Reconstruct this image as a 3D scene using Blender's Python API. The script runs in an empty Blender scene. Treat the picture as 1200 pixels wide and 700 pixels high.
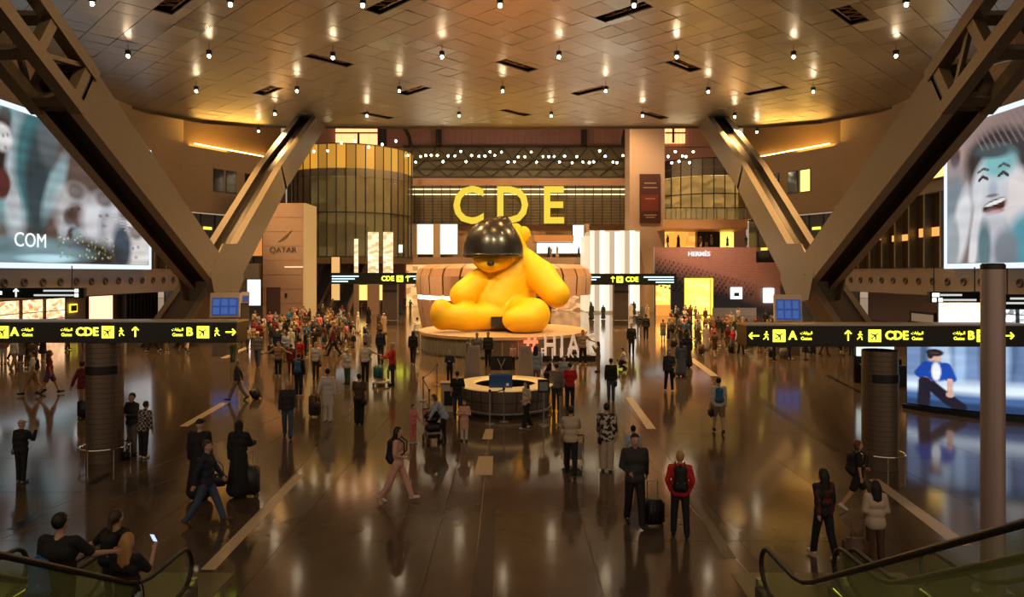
import bpy, bmesh, math, random
import numpy as np
from mathutils import Vector, Matrix

random.seed(7)
RNG = np.random.RandomState(11)
SC = bpy.context.scene
COL = SC.collection
F, H, HZ = 800.0, 5.3, 320.0           # focal length in pixels, eye height, horizon row (1200x700 frame)

# ---------------------------------------------------------------- camera, world, lights, exposure
cam_d = bpy.data.cameras.new('camera'); cam = bpy.data.objects.new('camera', cam_d); COL.objects.link(cam)
cam.location = (0, 0, H); cam.rotation_euler = (math.radians(90), 0, 0)
cam_d.sensor_width = 36.0; cam_d.lens = 36.0 * F / 1200.0
cam_d.shift_y = -(350 - HZ) / 1200.0
cam_d.clip_end = 400; cam_d.clip_start = 0.3
SC.camera = cam
SC.view_settings.view_transform = 'Standard'; SC.view_settings.look = 'None'
SC.view_settings.gamma = 1.0; SC.view_settings.use_curve_mapping = False
SC.view_settings.exposure = 1.1
SC.cycles.use_denoising = True
SC.cycles.max_bounces = 7; SC.cycles.diffuse_bounces = 3; SC.cycles.glossy_bounces = 4
SC.cycles.transparent_max_bounces = 12; SC.cycles.transmission_bounces = 4
SC.cycles.sample_clamp_indirect = 4.0; SC.cycles.caustics_reflective = False; SC.cycles.caustics_refractive = False
world = bpy.data.worlds.new('world'); SC.world = world; world.use_nodes = True
world.node_tree.nodes['Background'].inputs[0].default_value = (1.0, 0.72, 0.5, 1)
world.node_tree.nodes['Background'].inputs[1].default_value = 0.2

def lamp(name, kind, loc, energy, color=(1, .62, .28), target=None, size=.3, spot=60, blend=.6):
    ld = bpy.data.lights.new(name, kind); o = bpy.data.objects.new(name, ld); COL.objects.link(o)
    o.location = loc; ld.energy = energy; ld.color = color
    if kind == 'AREA': ld.size = size
    else: ld.shadow_soft_size = size
    if kind == 'SPOT': ld.spot_size = math.radians(spot); ld.spot_blend = blend
    if target is not None:
        o.rotation_euler = (Vector(target) - Vector(loc)).to_track_quat('-Z', 'Y').to_euler()
    return o
# spotlights on the ceiling aimed at the statue
lamp('statue_spot', 'SPOT', (-9, 30, 21), 4600, (1, .80, .42), (-1, 48, 4), .4, 26)
lamp('statue_spot', 'SPOT', (10, 31, 21), 4600, (1, .80, .42), (0, 48, 4), .4, 26)
lamp('statue_spot', 'SPOT', (0, 27, 21), 3500, (1, .75, .35), (0, 46, 3), .4, 30)

lamp('store_fill', 'SPOT', (22, 76, 20), 3500, (1, .62, .45), (24, 85, 5), .4, 60, 1)  # extra lamp added to brighten the brick facade
# unseen lamps added to brighten the vault; then warm fill lamps added for the hall
for sx in (-1, 1):
    for y in (44, 58, 72): lamp('vault_fill', 'SPOT', (sx*36.6, y, 6.2), (1200 if y == 44 else 5600), (1, .60, .22), (sx*4, y+2, 22), .5, 110, 1)
for x, y in ((-14, 84), (2, 86), (14, 84)): lamp('atrium_fill', 'SPOT', (x, y, 26), 5200, (1, .60, .24), (x, y+12, 6), .5, 120, 1)  # warm fill added for the far atrium, no fixtures modelled
for x, y, e in ((-13, 64, 5600), (14, 64, 5600), (-4, 73, 3600), (8, 71, 4200), (-11, 48, 4200), (12, 48, 5200), (-16, 30, 1600), (14, 30, 2200)): lamp('hall_fill', 'SPOT', (x, y, 21.6), e, (1, .60, .24), (x, y, 0), .6, 130, 1)  # warm fill lamps added below the ceiling

for x in (-5, 5): lamp('ceiling_glow_fill', 'SPOT', (x, 60.5, 6.5), 3200, (1, .50, .08), (x*.8, 70, 22), .4, 75, 1)  # lamps added to put a yellow glow on the far ceiling
for sx in (-1, 1):
    _l = lamp('cove_reflection_fill', 'AREA', (sx*34.3, 81.5, 20.1), 520, (1, .52, .09), (sx*34.3, 81.5, 30), 9)  # unseen panel added, sized to mirror as gold strips in the ceiling
    _l.data.shape = 'RECTANGLE'; _l.data.size = 9.5; _l.data.size_y = 4.5; _l.rotation_euler = (math.radians(180), 0, 0)

# ---------------------------------------------------------------- materials
MATS = {}
def mat(name, col=(.5, .5, .5), rough=.6, metal=0.0, emit=None, es=1.0, noise=0.0, nscale=8.0, bump=0.0,
        stretch=None, alpha=1.0, trans=0.0, spec=None, coat=0.0):
    if name in MATS: return MATS[name]
    m = bpy.data.materials.new(name); m.use_nodes = True
    nt = m.node_tree; b = nt.nodes['Principled BSDF']
    b.inputs['Base Color'].default_value = (*col, 1); b.inputs['Roughness'].default_value = rough
    b.inputs['Metallic'].default_value = metal
    if spec is not None: b.inputs['Specular IOR Level'].default_value = spec
    if coat: b.inputs['Coat Weight'].default_value = coat; b.inputs['Coat Roughness'].default_value = .08
    if emit is not None:
        b.inputs['Emission Color'].default_value = (*emit, 1); b.inputs['Emission Strength'].default_value = es
    if alpha < 1: b.inputs['Alpha'].default_value = alpha
    if trans: b.inputs['Transmission Weight'].default_value = trans
    if noise or bump:
        tc = nt.nodes.new('ShaderNodeTexCoord'); mp = nt.nodes.new('ShaderNodeMapping'); nz = nt.nodes.new('ShaderNodeTexNoise')
        nt.links.new(tc.outputs['Object'], mp.inputs[0]); nt.links.new(mp.outputs[0], nz.inputs['Vector'])
        if stretch: mp.inputs['Scale'].default_value = stretch
        nz.inputs['Scale'].default_value = nscale; nz.inputs['Detail'].default_value = 4
        if noise:
            mx = nt.nodes.new('ShaderNodeMix'); mx.data_type = 'RGBA'
            mx.inputs[6].default_value = (*[c * (1 - noise) for c in col], 1)
            mx.inputs[7].default_value = (*[min(1, c * (1 + noise)) for c in col], 1)
            nt.links.new(nz.outputs['Fac'], mx.inputs[0]); nt.links.new(mx.outputs[2], b.inputs['Base Color'])
        if bump:
            bp = nt.nodes.new('ShaderNodeBump'); bp.inputs['Strength'].default_value = bump; bp.inputs['Distance'].default_value = .02
            nt.links.new(nz.outputs['Fac'], bp.inputs['Height']); nt.links.new(bp.outputs[0], b.inputs['Normal'])
    MATS[name] = m; return m
def glow(name, col, s):
    return mat(name, (.02, .02, .02), .5, emit=col, es=s)
def shopglow(name, c1, c2, s, scale=1.2, stretch=(1, 1, 2.2)):
    """a lit shop interior: backlit shelves of goods"""
    if name in MATS: return MATS[name]
    m = bpy.data.materials.new(name); m.use_nodes = True; nt = m.node_tree; b = nt.nodes['Principled BSDF']
    b.inputs['Base Color'].default_value = (.05, .04, .03, 1)
    tc = nt.nodes.new('ShaderNodeTexCoord'); mp = nt.nodes.new('ShaderNodeMapping'); mp.inputs['Scale'].default_value = stretch
    vo = nt.nodes.new('ShaderNodeTexVoronoi'); vo.distance = 'CHEBYCHEV'; vo.inputs['Scale'].default_value = scale
    nt.links.new(tc.outputs['Object'], mp.inputs[0]); nt.links.new(mp.outputs[0], vo.inputs['Vector'])
    rp = nt.nodes.new('ShaderNodeValToRGB'); rp.color_ramp.elements[0].color = (*c1, 1); rp.color_ramp.elements[1].color = (*c2, 1)
    sp = nt.nodes.new('ShaderNodeSeparateColor'); nt.links.new(vo.outputs['Color'], sp.inputs[0])
    nt.links.new(sp.outputs[0], rp.inputs[0]); nt.links.new(rp.outputs[0], b.inputs['Emission Color'])
    b.inputs['Emission Strength'].default_value = s
    MATS[name] = m; return m
def pattern(name, kind, c1, c2, scale):
    if name in MATS: return MATS[name]
    m = bpy.data.materials.new(name); m.use_nodes = True; nt = m.node_tree; b = nt.nodes['Principled BSDF']
    b.inputs['Roughness'].default_value = .8
    tc = nt.nodes.new('ShaderNodeTexCoord')
    if kind == 'check':
        t = nt.nodes.new('ShaderNodeTexChecker'); t.inputs['Scale'].default_value = scale
        t.inputs['Color1'].default_value = (*c1, 1); t.inputs['Color2'].default_value = (*c2, 1); out = t.outputs['Color']
        nt.links.new(tc.outputs['Object'], t.inputs['Vector'])
    else:
        if kind == 'stripe':
            t = nt.nodes.new('ShaderNodeTexWave'); t.bands_direction = 'Z'; t.inputs['Scale'].default_value = scale; f = t.outputs['Fac']
        else:
            t = nt.nodes.new('ShaderNodeTexNoise'); t.inputs['Scale'].default_value = scale; f = t.outputs['Fac']
        nt.links.new(tc.outputs['Object'], t.inputs['Vector'])
        r = nt.nodes.new('ShaderNodeValToRGB'); r.color_ramp.interpolation = 'CONSTANT'
        r.color_ramp.elements[0].color = (*c1, 1); r.color_ramp.elements[1].position = .5; r.color_ramp.elements[1].color = (*c2, 1)
        nt.links.new(f, r.inputs[0]); out = r.outputs[0]
    nt.links.new(out, b.inputs['Base Color']); MATS[name] = m; return m

# ---------------------------------------------------------------- mesh helpers
class MB:
    def __init__(s): s.v = []; s.f = []
    def add(s, vs, fs):
        n = len(s.v); s.v += [tuple(v) for v in vs]; s.f += [tuple(i + n for i in f) for f in fs]; return s
    def box(s, x0, x1, y0, y1, z0, z1, M=None):
        vs = [(x, y, z) for z in (z0, z1) for y in (y0, y1) for x in (x0, x1)]
        if M is not None: vs = [M @ Vector(v) for v in vs]
        return s.add(vs, [(0, 2, 3, 1), (4, 5, 7, 6), (0, 1, 5, 4), (2, 6, 7, 3), (0, 4, 6, 2), (1, 3, 7, 5)])
    def cbox(s, c, d, M=None):
        return s.box(c[0]-d[0]/2, c[0]+d[0]/2, c[1]-d[1]/2, c[1]+d[1]/2, c[2]-d[2]/2, c[2]+d[2]/2, M)
    def tube(s, pts, r, n=8, cap=True):
        pts = [Vector(p) for p in pts]; rs = r if isinstance(r, (list, tuple)) else [r] * len(pts)
        rings = []; up = None
        for i, p in enumerate(pts):
            a = pts[max(0, i - 1)]; b = pts[min(len(pts) - 1, i + 1)]; t = (b - a).normalized()
            if up is None: up = Vector((0, 0, 1)) if abs(t.z) < .9 else Vector((1, 0, 0))
            u = t.cross(up)
            if u.length < 1e-4: u = t.cross(Vector((0, 1, 0)))
            u.normalize(); w = u.cross(t).normalized(); up = w
            rings.append([p + (u * math.cos(2 * math.pi * k / n) + w * math.sin(2 * math.pi * k / n)) * rs[i] for k in range(n)])
        vs = [v for R in rings for v in R]; fs = []
        for i in range(len(pts) - 1):
            for k in range(n):
                k2 = (k + 1) % n; fs.append((i*n+k, i*n+k2, (i+1)*n+k2, (i+1)*n+k))
        if cap: fs.append(tuple(range(n))[::-1]); fs.append(tuple((len(pts)-1)*n + k for k in range(n)))
        return s.add(vs, fs)
    def lathe(s, prof, n=24, c=(0, 0, 0), a0=0, a1=2*math.pi):
        full = abs(a1 - a0 - 2*math.pi) < 1e-6; m = n if full else n + 1
        vs = []
        for k in range(m):
            a = a0 + (a1 - a0) * k / n
            for r, z in prof: vs.append((c[0] + r*math.cos(a), c[1] + r*math.sin(a), c[2] + z))
        q = len(prof); fs = []
        for k in range(n):
            k2 = (k + 1) % m
            for i in range(q - 1): fs.append((k*q+i, k2*q+i, k2*q+i+1, k*q+i+1))
        return s.add(vs, fs)
    def prism(s, poly, z0, z1, M=None):
        n = len(poly); vs = [Vector((x, y, z0)) for x, y in poly] + [Vector((x, y, z1)) for x, y in poly]
        if M is not None: vs = [M @ v for v in vs]
        fs = [tuple(range(n))[::-1], tuple(range(n, 2*n))] + [(i, (i+1) % n, n+(i+1) % n, n+i) for i in range(n)]
        return s.add(vs, fs)
    def ball(s, c, r, n=10, m=6):
        r = r if isinstance(r, (list, tuple)) else (r, r, r)
        prof = [(math.sin(math.pi*i/m), -math.cos(math.pi*i/m)) for i in range(m+1)]
        vs = []; 
        for k in range(n):
            a = 2*math.pi*k/n
            for R, z in prof: vs.append((c[0]+r[0]*R*math.cos(a), c[1]+r[1]*R*math.sin(a), c[2]+r[2]*z))
        fs = [(k*(m+1)+i, ((k+1) % n)*(m+1)+i, ((k+1) % n)*(m+1)+i+1, k*(m+1)+i+1) for k in range(n) for i in range(m)]
        return s.add(vs, fs)
    def mesh(s, name, material=None, smooth=False):
        me = bpy.data.meshes.new(name); me.from_pydata(s.v, [], s.f)
        if material: me.materials.append(material)
        if smooth: me.shade_smooth()
        return me
    def build(s, name, material, parent=None, smooth=False, loc=(0, 0, 0), rot=None):
        return obj(name, s.mesh(name, material, smooth), parent, loc, rot)

def obj(name, me, parent=None, loc=(0, 0, 0), rot=None):
    o = bpy.data.objects.new(name, me); COL.objects.link(o); o.location = loc
    if rot is not None: o.rotation_euler = rot
    if parent is not None: o.parent = parent
    return o
def tag(o, label=None, cat=None, group=None, kind=None):
    if label: o['label'] = label
    if cat: o['category'] = cat
    if group: o['group'] = group
    if kind: o['kind'] = kind
    return o
def thing(name, label, cat, loc=(0, 0, 0), rz=0, group=None, scale=None):
    o = bpy.data.objects.new(name, None); COL.objects.link(o); o.location = loc; o.rotation_euler = (0, 0, rz)
    o.empty_display_size = .2
    if scale: o.scale = (scale,) * 3
    return tag(o, label, cat, group)
def struct(name, mb, m, smooth=False): return tag(mb.build(name, m, smooth=smooth), kind='structure')
def P(px, py, d): return Vector(((px - 600) * d / F, d, H - (py - HZ) * d / F))
def dof(y): return F * H / (y - HZ)
def G(px, py): return P(px, py, dof(py))

FONTC = {}
def text_mesh(s, size, ext=.01, m=None, res=3, bold=0.0, align='CENTER'):
    key = (s, size, ext, m.name if m else '', bold, align)
    if key in FONTC: return FONTC[key]
    c = bpy.data.curves.new('lettering', 'FONT'); c.body = s; c.size = size; c.extrude = ext; c.resolution_u = res
    c.align_x = align; c.align_y = 'CENTER'; c.offset = bold
    o = bpy.data.objects.new('lettering', c); COL.objects.link(o)
    bpy.context.view_layer.update()
    dg = bpy.context.evaluated_depsgraph_get()
    me = bpy.data.meshes.new_from_object(o.evaluated_get(dg)); bpy.data.objects.remove(o)
    me.materials.clear()
    if m: me.materials.append(m)
    FONTC[key] = me; return me
def text(s, size, m, parent, loc, rz=0, ext=.01, bold=0.0, name='lettering', align='CENTER'):
    """upright lettering facing -Y, then turned by rz"""
    return obj(name, text_mesh(s, size, ext, m, bold=bold, align=align), parent, loc, (math.radians(90), 0, rz))

# ---------------------------------------------------------------- implicit surfaces: smooth bodies
def sdf_mesh(prims, res, k=.03, cut=None, name='body', material=None, tubes=None):
    """prims: ('c', a, b, ra, rb) tapered capsule | ('e', c, r) ellipsoid | ('-e', c, r) carved away"""
    lo = np.array([1e9]*3); hi = -lo
    for p in prims:
        if p[0] == 'c':
            a = np.array(p[1]); b = np.array(p[2]); r = max(p[3], p[4])
            lo = np.minimum(lo, np.minimum(a, b) - r); hi = np.maximum(hi, np.maximum(a, b) + r)
        elif p[0] == 'e':
            lo = np.minimum(lo, np.array(p[1]) - np.array(p[2])); hi = np.maximum(hi, np.array(p[1]) + np.array(p[2]))
    lo = lo - 2*res - k/2; hi = hi + 2*res + k/2
    n = np.ceil((hi - lo)/res).astype(int) + 1
    ax = [(lo[i] + res*np.arange(n[i])).astype(np.float32) for i in range(3)]
    f = np.full(n, .3*max(1, res*20), np.float32)
    for p in prims:
        if p[0] == 'c':
            a = np.array(p[1], float); b = np.array(p[2], float); r = max(p[3], p[4]); l0 = np.minimum(a, b) - r; h0 = np.maximum(a, b) + r
        else:
            l0 = np.array(p[1]) - np.array(p[2]); h0 = np.array(p[1]) + np.array(p[2])
        mg = k + 3*res
        i0 = np.clip(((l0 - mg - lo)/res).astype(int), 0, n-1); i1 = np.clip(((h0 + mg - lo)/res).astype(int) + 2, 1, n)
        X = ax[0][i0[0]:i1[0], None, None]; Y = ax[1][None, i0[1]:i1[1], None]; Z = ax[2][None, None, i0[2]:i1[2]]
        sl = (slice(i0[0], i1[0]), slice(i0[1], i1[1]), slice(i0[2], i1[2]))
        if p[0] == 'c':
            ba = b - a; L = max(float(ba @ ba), 1e-9)
            t = np.clip(((X-a[0])*ba[0] + (Y-a[1])*ba[1] + (Z-a[2])*ba[2])/L, 0, 1)
            d = np.sqrt((X-a[0]-t*ba[0])**2 + (Y-a[1]-t*ba[1])**2 + (Z-a[2]-t*ba[2])**2) - (p[3] + t*(p[4]-p[3]))
        else:
            c = p[1]; r = p[2]
            k0 = np.sqrt(((X-c[0])/r[0])**2 + ((Y-c[1])/r[1])**2 + ((Z-c[2])/r[2])**2)
            k1 = np.sqrt(((X-c[0])/r[0]**2)**2 + ((Y-c[1])/r[1]**2)**2 + ((Z-c[2])/r[2]**2)**2) + 1e-6
            d = k0*(k0-1)/k1
        g = f[sl]
        if p[0] == '-e': f[sl] = np.maximum(g, -d)
        else:
            kk = p[5] if len(p) > 5 and p[0] == 'c' else k
            h = np.clip(.5 + .5*(g-d)/kk, 0, 1); f[sl] = g*(1-h) + d*h - kk*h*(1-h)
    if cut is not None:
        f = np.maximum(f, cut(ax[0][:, None, None], ax[1][None, :, None], ax[2][None, None, :]))
    ins = f < 0
    cs = np.zeros(tuple(n-1), np.int8)
    for dx in (0, 1):
        for dy in (0, 1):
            for dz in (0, 1): cs += ins[dx:n[0]-1+dx, dy:n[1]-1+dy, dz:n[2]-1+dz]
    act = (cs > 0) & (cs < 8); idx = np.argwhere(act)
    if len(idx) == 0: idx = np.zeros((0, 3), int)
    vid = np.full(act.shape, -1, np.int64); vid[act] = np.arange(len(idx))
    acc = np.zeros((len(idx), 3)); cnt = np.zeros(len(idx))
    for axis in range(3):
        o1, o2 = [i for i in range(3) if i != axis]
        for u in (0, 1):
            for w in (0, 1):
                off = np.zeros(3, int); off[o1] = u; off[o2] = w
                a = idx + off; b = a.copy(); b[:, axis] += 1
                fa = f[a[:, 0], a[:, 1], a[:, 2]]; fb = f[b[:, 0], b[:, 1], b[:, 2]]
                m_ = (fa < 0) != (fb < 0); t = np.where(m_, fa/np.where(m_, fa-fb, 1), 0)
                q = a.astype(float); q[:, axis] += t
                acc[m_] += q[m_]; cnt[m_] += 1
    vs = lo + res*acc/np.maximum(cnt, 1)[:, None]
    quads = []
    for axis in range(3):
        o1, o2 = (axis+1) % 3, (axis+2) % 3
        s0 = [slice(None)]*3; s1 = [slice(None)]*3; s0[axis] = slice(0, n[axis]-1); s1[axis] = slice(1, n[axis])
        A = ins[tuple(s0)]; B = ins[tuple(s1)]
        for flip, M_ in ((False, A & ~B), (True, ~A & B)):
            e = np.argwhere(M_); ok = (e[:, o1] > 0) & (e[:, o2] > 0) & (e[:, o1] < n[o1]-1) & (e[:, o2] < n[o2]-1); e = e[ok]
            c = []
            for du, dw in ((-1, -1), (0, -1), (0, 0), (-1, 0)):
                q = e.copy(); q[:, o1] += du; q[:, o2] += dw; c.append(vid[q[:, 0], q[:, 1], q[:, 2]])
            c = np.stack(c, 1)
            if flip: c = c[:, ::-1]
            quads.append(c)
    qs = np.concatenate(quads)
    me = bpy.data.meshes.new(name)
    V = vs.tolist(); Q = qs.tolist()
    if tubes:
        nb = len(V); V += [tuple(v) for v in tubes.v]; Q += [tuple(i+nb for i in fc) for fc in tubes.f]
    me.from_pydata(V, [], Q); me.shade_smooth()
    if material: me.materials.append(material)
    return me
# ---------------------------------------------------------------- shared materials
m_floor = mat('polished granite', (.105, .076, .052), .105, noise=.3, nscale=1.3, spec=.6)
m_floor_joint = mat('dark joint', (.03, .022, .016), .5)
m_inlay_l = mat('pale marble inlay', (.66, .52, .36), .25)
m_inlay_d = mat('black granite inlay', (.012, .011, .01), .2)
m_brass = mat('thin joint strip', (.20, .15, .10), .3)
m_ceil = mat('brushed ceiling metal', (.46, .42, .37), .31, .85, noise=.18, nscale=1.2, stretch=(1, 6, 1))
_n = m_ceil.node_tree; _oi = _n.nodes.new('ShaderNodeObjectInfo'); _mr = _n.nodes.new('ShaderNodeMapRange'); _mr.inputs[3].default_value = .27; _mr.inputs[4].default_value = .40; _n.links.new(_oi.outputs['Random'], _mr.inputs[0]); _n.links.new(_mr.outputs[0], _n.nodes['Principled BSDF'].inputs['Roughness'])
m_dark = mat('dark metal', (.03, .027, .025), .45, .3)
m_black = mat('black', (.008, .008, .008), .45)
m_bronze = mat('bronze brushed steel', (.20, .165, .125), .40, .6, noise=.15, nscale=2.0, stretch=(1, 1, 8))
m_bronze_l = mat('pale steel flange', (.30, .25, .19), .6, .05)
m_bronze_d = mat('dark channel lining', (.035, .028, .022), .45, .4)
m_steel = mat('satin steel', (.42, .38, .35), .3, .8)
m_chrome = mat('chrome', (.7, .68, .65), .15, 1)
m_cream = mat('cream stone wall', (.36, .27, .17), .6, noise=.15, nscale=.6, stretch=(1, 1, 14))
m_bulk = mat('pale bulkhead panel', (.30, .25, .21), .45, noise=.08)
m_stone = mat('pink beige stone', (.46, .31, .24), .55, noise=.1, nscale=2)
m_glass = mat('pale glass', (.55, .6, .5), .08, alpha=.28)
m_glass_g = mat('green tinted glass', (.34, .42, .14), .06, alpha=.22, spec=.5)
m_glass_d = mat('smoked glazing', (.05, .045, .035), .15, alpha=.8)
m_rubber = mat('black rubber rail', (.012, .012, .014), .35)
m_y = glow('sign yellow light', (.75, .80, .03), 1.7)
m_y2 = mat('sign yellow panel', (.1, .1, .01), .5, emit=(.72, .80, .04), es=1.5)
m_w = glow('sign white light', (.9, .88, .82), 1.2)
m_bulb = glow('lamp bulb', (1, .78, .5), 40)

# ================================================================= SETTING
# ---- floor with slabs
fl = MB(); fl.box(-75, 75, -12, 150, -.6, -.012)
floor = struct('floor', fl, m_floor_joint)
S = 3.0; slab = MB().box(-S/2+.006, S/2-.006, -S/2+.006, S/2-.006, -.1, 0).mesh('floor_slab', m_floor)
n = 0; done = set()
for j in range(0, 14):
    y = 9.0 + S*j
    lim = int((y+S)*.78/S) + 1
    for i in range(-lim, lim+1):
        if n >= 298: break
        o = obj('floor_slab', slab, floor, (i*S, y, RNG.uniform(-.0006, .0006)))
        done.add((i, j)); n += 1
rest = MB()
for j in range(-6, 48):
    for i in range(-24, 25):
        if (i, j) in done: continue
        y = 9.0 + S*j; rest.box(i*S-S/2+.006, i*S+S/2-.006, y-S/2+.006, y+S/2-.006, -.1, 0)
tag(rest.build('outlying_floor_slab', m_floor, floor), kind='stuff')
def strip(pts, m, name, z=.004):
    """inlay band: quad from four pixel corners on the floor"""
    q = [G(*p) for p in pts]
    mb = MB(); mb.add([(p.x, p.y, -.02) for p in q] + [(p.x, p.y, z) for p in q],
                      [(4, 5, 6, 7), (0, 1, 5, 4), (1, 2, 6, 5), (2, 3, 7, 6), (3, 0, 4, 7)])
    return mb.build(name, m, floor)
for q in [((235, 668), (252, 668), (357.5, 556), (346, 556)), ((210, 500), (220, 500), (269, 472), (259, 472)),
          ((258, 420), (266, 420), (300, 404), (294, 404)), ((555, 557), (577, 557), (578, 535), (561, 535)),
          ((758, 503), (769, 503), (741, 466), (733, 466)), ((833, 441), (842, 441), (813, 420), (805, 420)),
          ((1118, 640), (1140, 640), (1030, 562), (1018, 562)), ((925, 421), (931, 421), (912, 412), (906, 412)),
          ((565, 515), (577, 515), (578, 503), (569, 503))]:
    strip(q, m_inlay_l, 'pale_inlay')
for q in [((552, 700), (577, 700), (581, 597), (566, 597)), ((848, 655), (863, 655), (817, 584), (808, 584)),
          ((977, 529), (987, 529), (893, 467), (885, 467)), ((365, 524), (374, 524), (413, 483), (406, 483)),
          ((8, 621), (24, 621), (50, 603), (38, 603)), ((1008, 462), (1014, 462), (972, 440), (966, 440)),
          ((100, 568), (112, 568), (132, 555), (124, 555))]:
    strip(q, m_inlay_d, 'dark_inlay', .006)
for a, b in [((554, 700), (577, 470)), ((727, 500), (893, 690)), ((20, 612), (480, 428)), ((0, 632), (250, 545)), ((270, 640), (420, 470))]:
    A, B = G(*a), G(*b); dd = (B-A).normalized(); nn = Vector((-dd.y, dd.x, 0))*.012
    MB().add([A-nn+Vector((0, 0, .003)), A+nn+Vector((0, 0, .003)), B+nn+Vector((0, 0, .003)), B-nn+Vector((0, 0, .003))], [(0, 1, 2, 3)]).build('joint_strip', m_brass, floor)

# ---- ceiling: lattice of brushed panels turned 45 degrees
CZ = 22.0
outline = [(-39, 6), (39, 6), (39, 64), (37.6, 70), (34, 75), (28, 77.4), (0, 78.2), (-28, 77.4), (-34, 75), (-37.6, 70), (-39, 64)]
def clip(poly):
    for i in range(len(outline)):
        ax_, ay = outline[i]; bx, by = outline[(i+1) % len(outline)]
        out = []
        side = lambda p: (bx-ax_)*(p[1]-ay) - (by-ay)*(p[0]-ax_)
        for k in range(len(poly)):
            p, q = poly[k], poly[(k+1) % len(poly)]; sp, sq = side(p), side(q)
            if sp >= 0: out.append(p)
            if (sp >= 0) != (sq >= 0):
                t = sp/(sp-sq); out.append((p[0]+t*(q[0]-p[0]), p[1]+t*(q[1]-p[1])))
        poly = out
        if len(poly) < 3: return []
    return poly
cb = MB(); cb.prism(outline, CZ+1.5, CZ+2.2)
ceiling = struct('ceiling', cb, m_dark)
PS = 1.9; r2 = math.sqrt(.5)
def lat(i, j): return ((i+j)*PS*r2, 42 + (j-i)*PS*r2)
def cell(i, j, g=.018, u0=0, u1=1, v0=0, v1=1):
    e = g/PS
    return [lat(i+u0+e, j+v0+e), lat(i+u1-e, j+v0+e), lat(i+u1-e, j+v1-e), lat(i+u0+e, j+v1-e)]
slots = {}
slot_px = [(70.0+15, 0.3), ]
slot_list = [(222, 12, 0), (457, 12, 0), (722, 14, 0), (990, 12, 1), (370, 70, 1), (592, 71, 1), (813, 72, 1), (305, 108, 0), (497, 110, 0),
             (687, 110, 0), (876, 110, 0), (595, 132, 1), (428, 132, 1), (760, 133, 1)]
for px, py, dr in slot_list:
    d = (CZ-H)*F/(HZ-py); x = (px-600)*d/F
    a = x/(PS*r2); b = (d-42)/(PS*r2); i = int(round((a-b)/2 - .5)); j = int(round((a+b)/2 - .5))
    slots[(i, j)] = (dr, 0); slots[(i+1, j) if dr == 0 else (i, j+1)] = (dr, 1)
pan = []
for i in range(-60, 60):
    for j in range(-60, 60):
        cx, cy = lat(i+.5, j+.5)
        if not (-41 < cx < 41 and 5 < cy < 80): continue
        if (i, j) in slots:
            dr = slots[(i, j)][0]
            poly = clip(cell(i, j, u0=0, u1=1, v0=.62, v1=1) if dr == 0 else cell(i, j, u0=.62, u1=1))
            poly2 = clip(cell(i, j, u0=0, u1=1, v0=0, v1=.05) if dr == 0 else cell(i, j, u0=0, u1=.05))
            if poly: pan.append((99, cx, cy, poly))
            continue
        poly = clip(cell(i, j))
        if poly: pan.append((0, cx, cy, poly))
vis = [p for p in pan if 36 < p[2] and abs(p[1]) < p[2]*.76]
oth = [p for p in pan if p not in vis]
vis.sort(key=lambda p: p[2])
def panel_mb(p, mb=None):
    mb = mb or MB(); tx, ty = RNG.normal(0, .009, 2); cx, cy = p[1], p[2]
    n_ = len(p[3]); z = [CZ + (x-cx)*tx + (y-cy)*ty for x, y in p[3]]
    vs = [(x, y, z[k]) for k, (x, y) in enumerate(p[3])] + [(x, y, CZ+.09) for x, y in p[3]]
    fs = [tuple(range(n_))[::-1]] + [(k, (k+1) % n_, n_+(k+1) % n_, n_+k) for k in range(n_)]
    mb.add(vs, fs); return mb
for p in vis[:298]: panel_mb(p).build('ceiling_panel', m_ceil, ceiling)
mb = MB()
for p in vis[298:] + oth: panel_mb(p, mb)
tag(mb.build('outlying_ceiling_panel', m_ceil, ceiling), kind='stuff')
m_slot = mat('slot bronze truss', (.25, .15, .07), .5, .3)
for px, py, dr in slot_list:      # open slots with truss bars inside
    d = (CZ-H)*F/(HZ-py); x = (px-600)*d/F
    a = x/(PS*r2); b = (d-42)/(PS*r2); i = int(round((a-b)/2 - .5)); j = int(round((a+b)/2 - .5))
    q = [Vector((*lat(i+u, j+v), 0)) for u, v in (((0, 0), (2, 0), (2, .62), (0, .62)) if dr == 0 else ((0, 0), (0, 2), (.62, 2), (.62, 0)))]
    mb = MB(); L = [q[0], q[1]]; R = [q[3], q[2]]
    for k in range(4):
        a0 = q[0].lerp(q[1], k/4); a1 = q[3].lerp(q[2], (k+1)/4); a2 = q[0].lerp(q[1], (k+1)/4)
        for s_, e_ in ((a0, a1), (a1, a2)): mb.tube([s_+Vector((0, 0, CZ+.35)), e_+Vector((0, 0, CZ+.35))], .05, 4)
    mb.tube([q[0]+Vector((0, 0, CZ+.35)), q[1]+Vector((0, 0, CZ+.35))], .06, 4); mb.tube([q[3]+Vector((0, 0, CZ+.35)), q[2]+Vector((0, 0, CZ+.35))], .06, 4)
    mb.build('slot_truss', m_slot, ceiling)
rim = MB()
N = len(outline)
for k in range(1, N):
    a = Vector((*outline[k], 0)); b = Vector((*outline[(k+1) % N], 0)) if k < N-1 else Vector((*outline[0], 0))
    if k == N-1: b = Vector((-39, 6, 0))
    dd = (b-a).normalized(); nn = Vector((dd.y, -dd.x, 0))
    rim.add([a+Vector((0, 0, CZ-.28)), b+Vector((0, 0, CZ-.28)), b+nn*.5+Vector((0, 0, CZ+.1)), a+nn*.5+Vector((0, 0, CZ+.1)),
             a+nn*.5+Vector((0, 0, CZ+3)), b+nn*.5+Vector((0, 0, CZ+3)), a+Vector((0, 0, CZ+.05)), b+Vector((0, 0, CZ+.05))],
            [(0, 1, 2, 3), (3, 2, 5, 4), (6, 7, 1, 0)])
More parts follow.
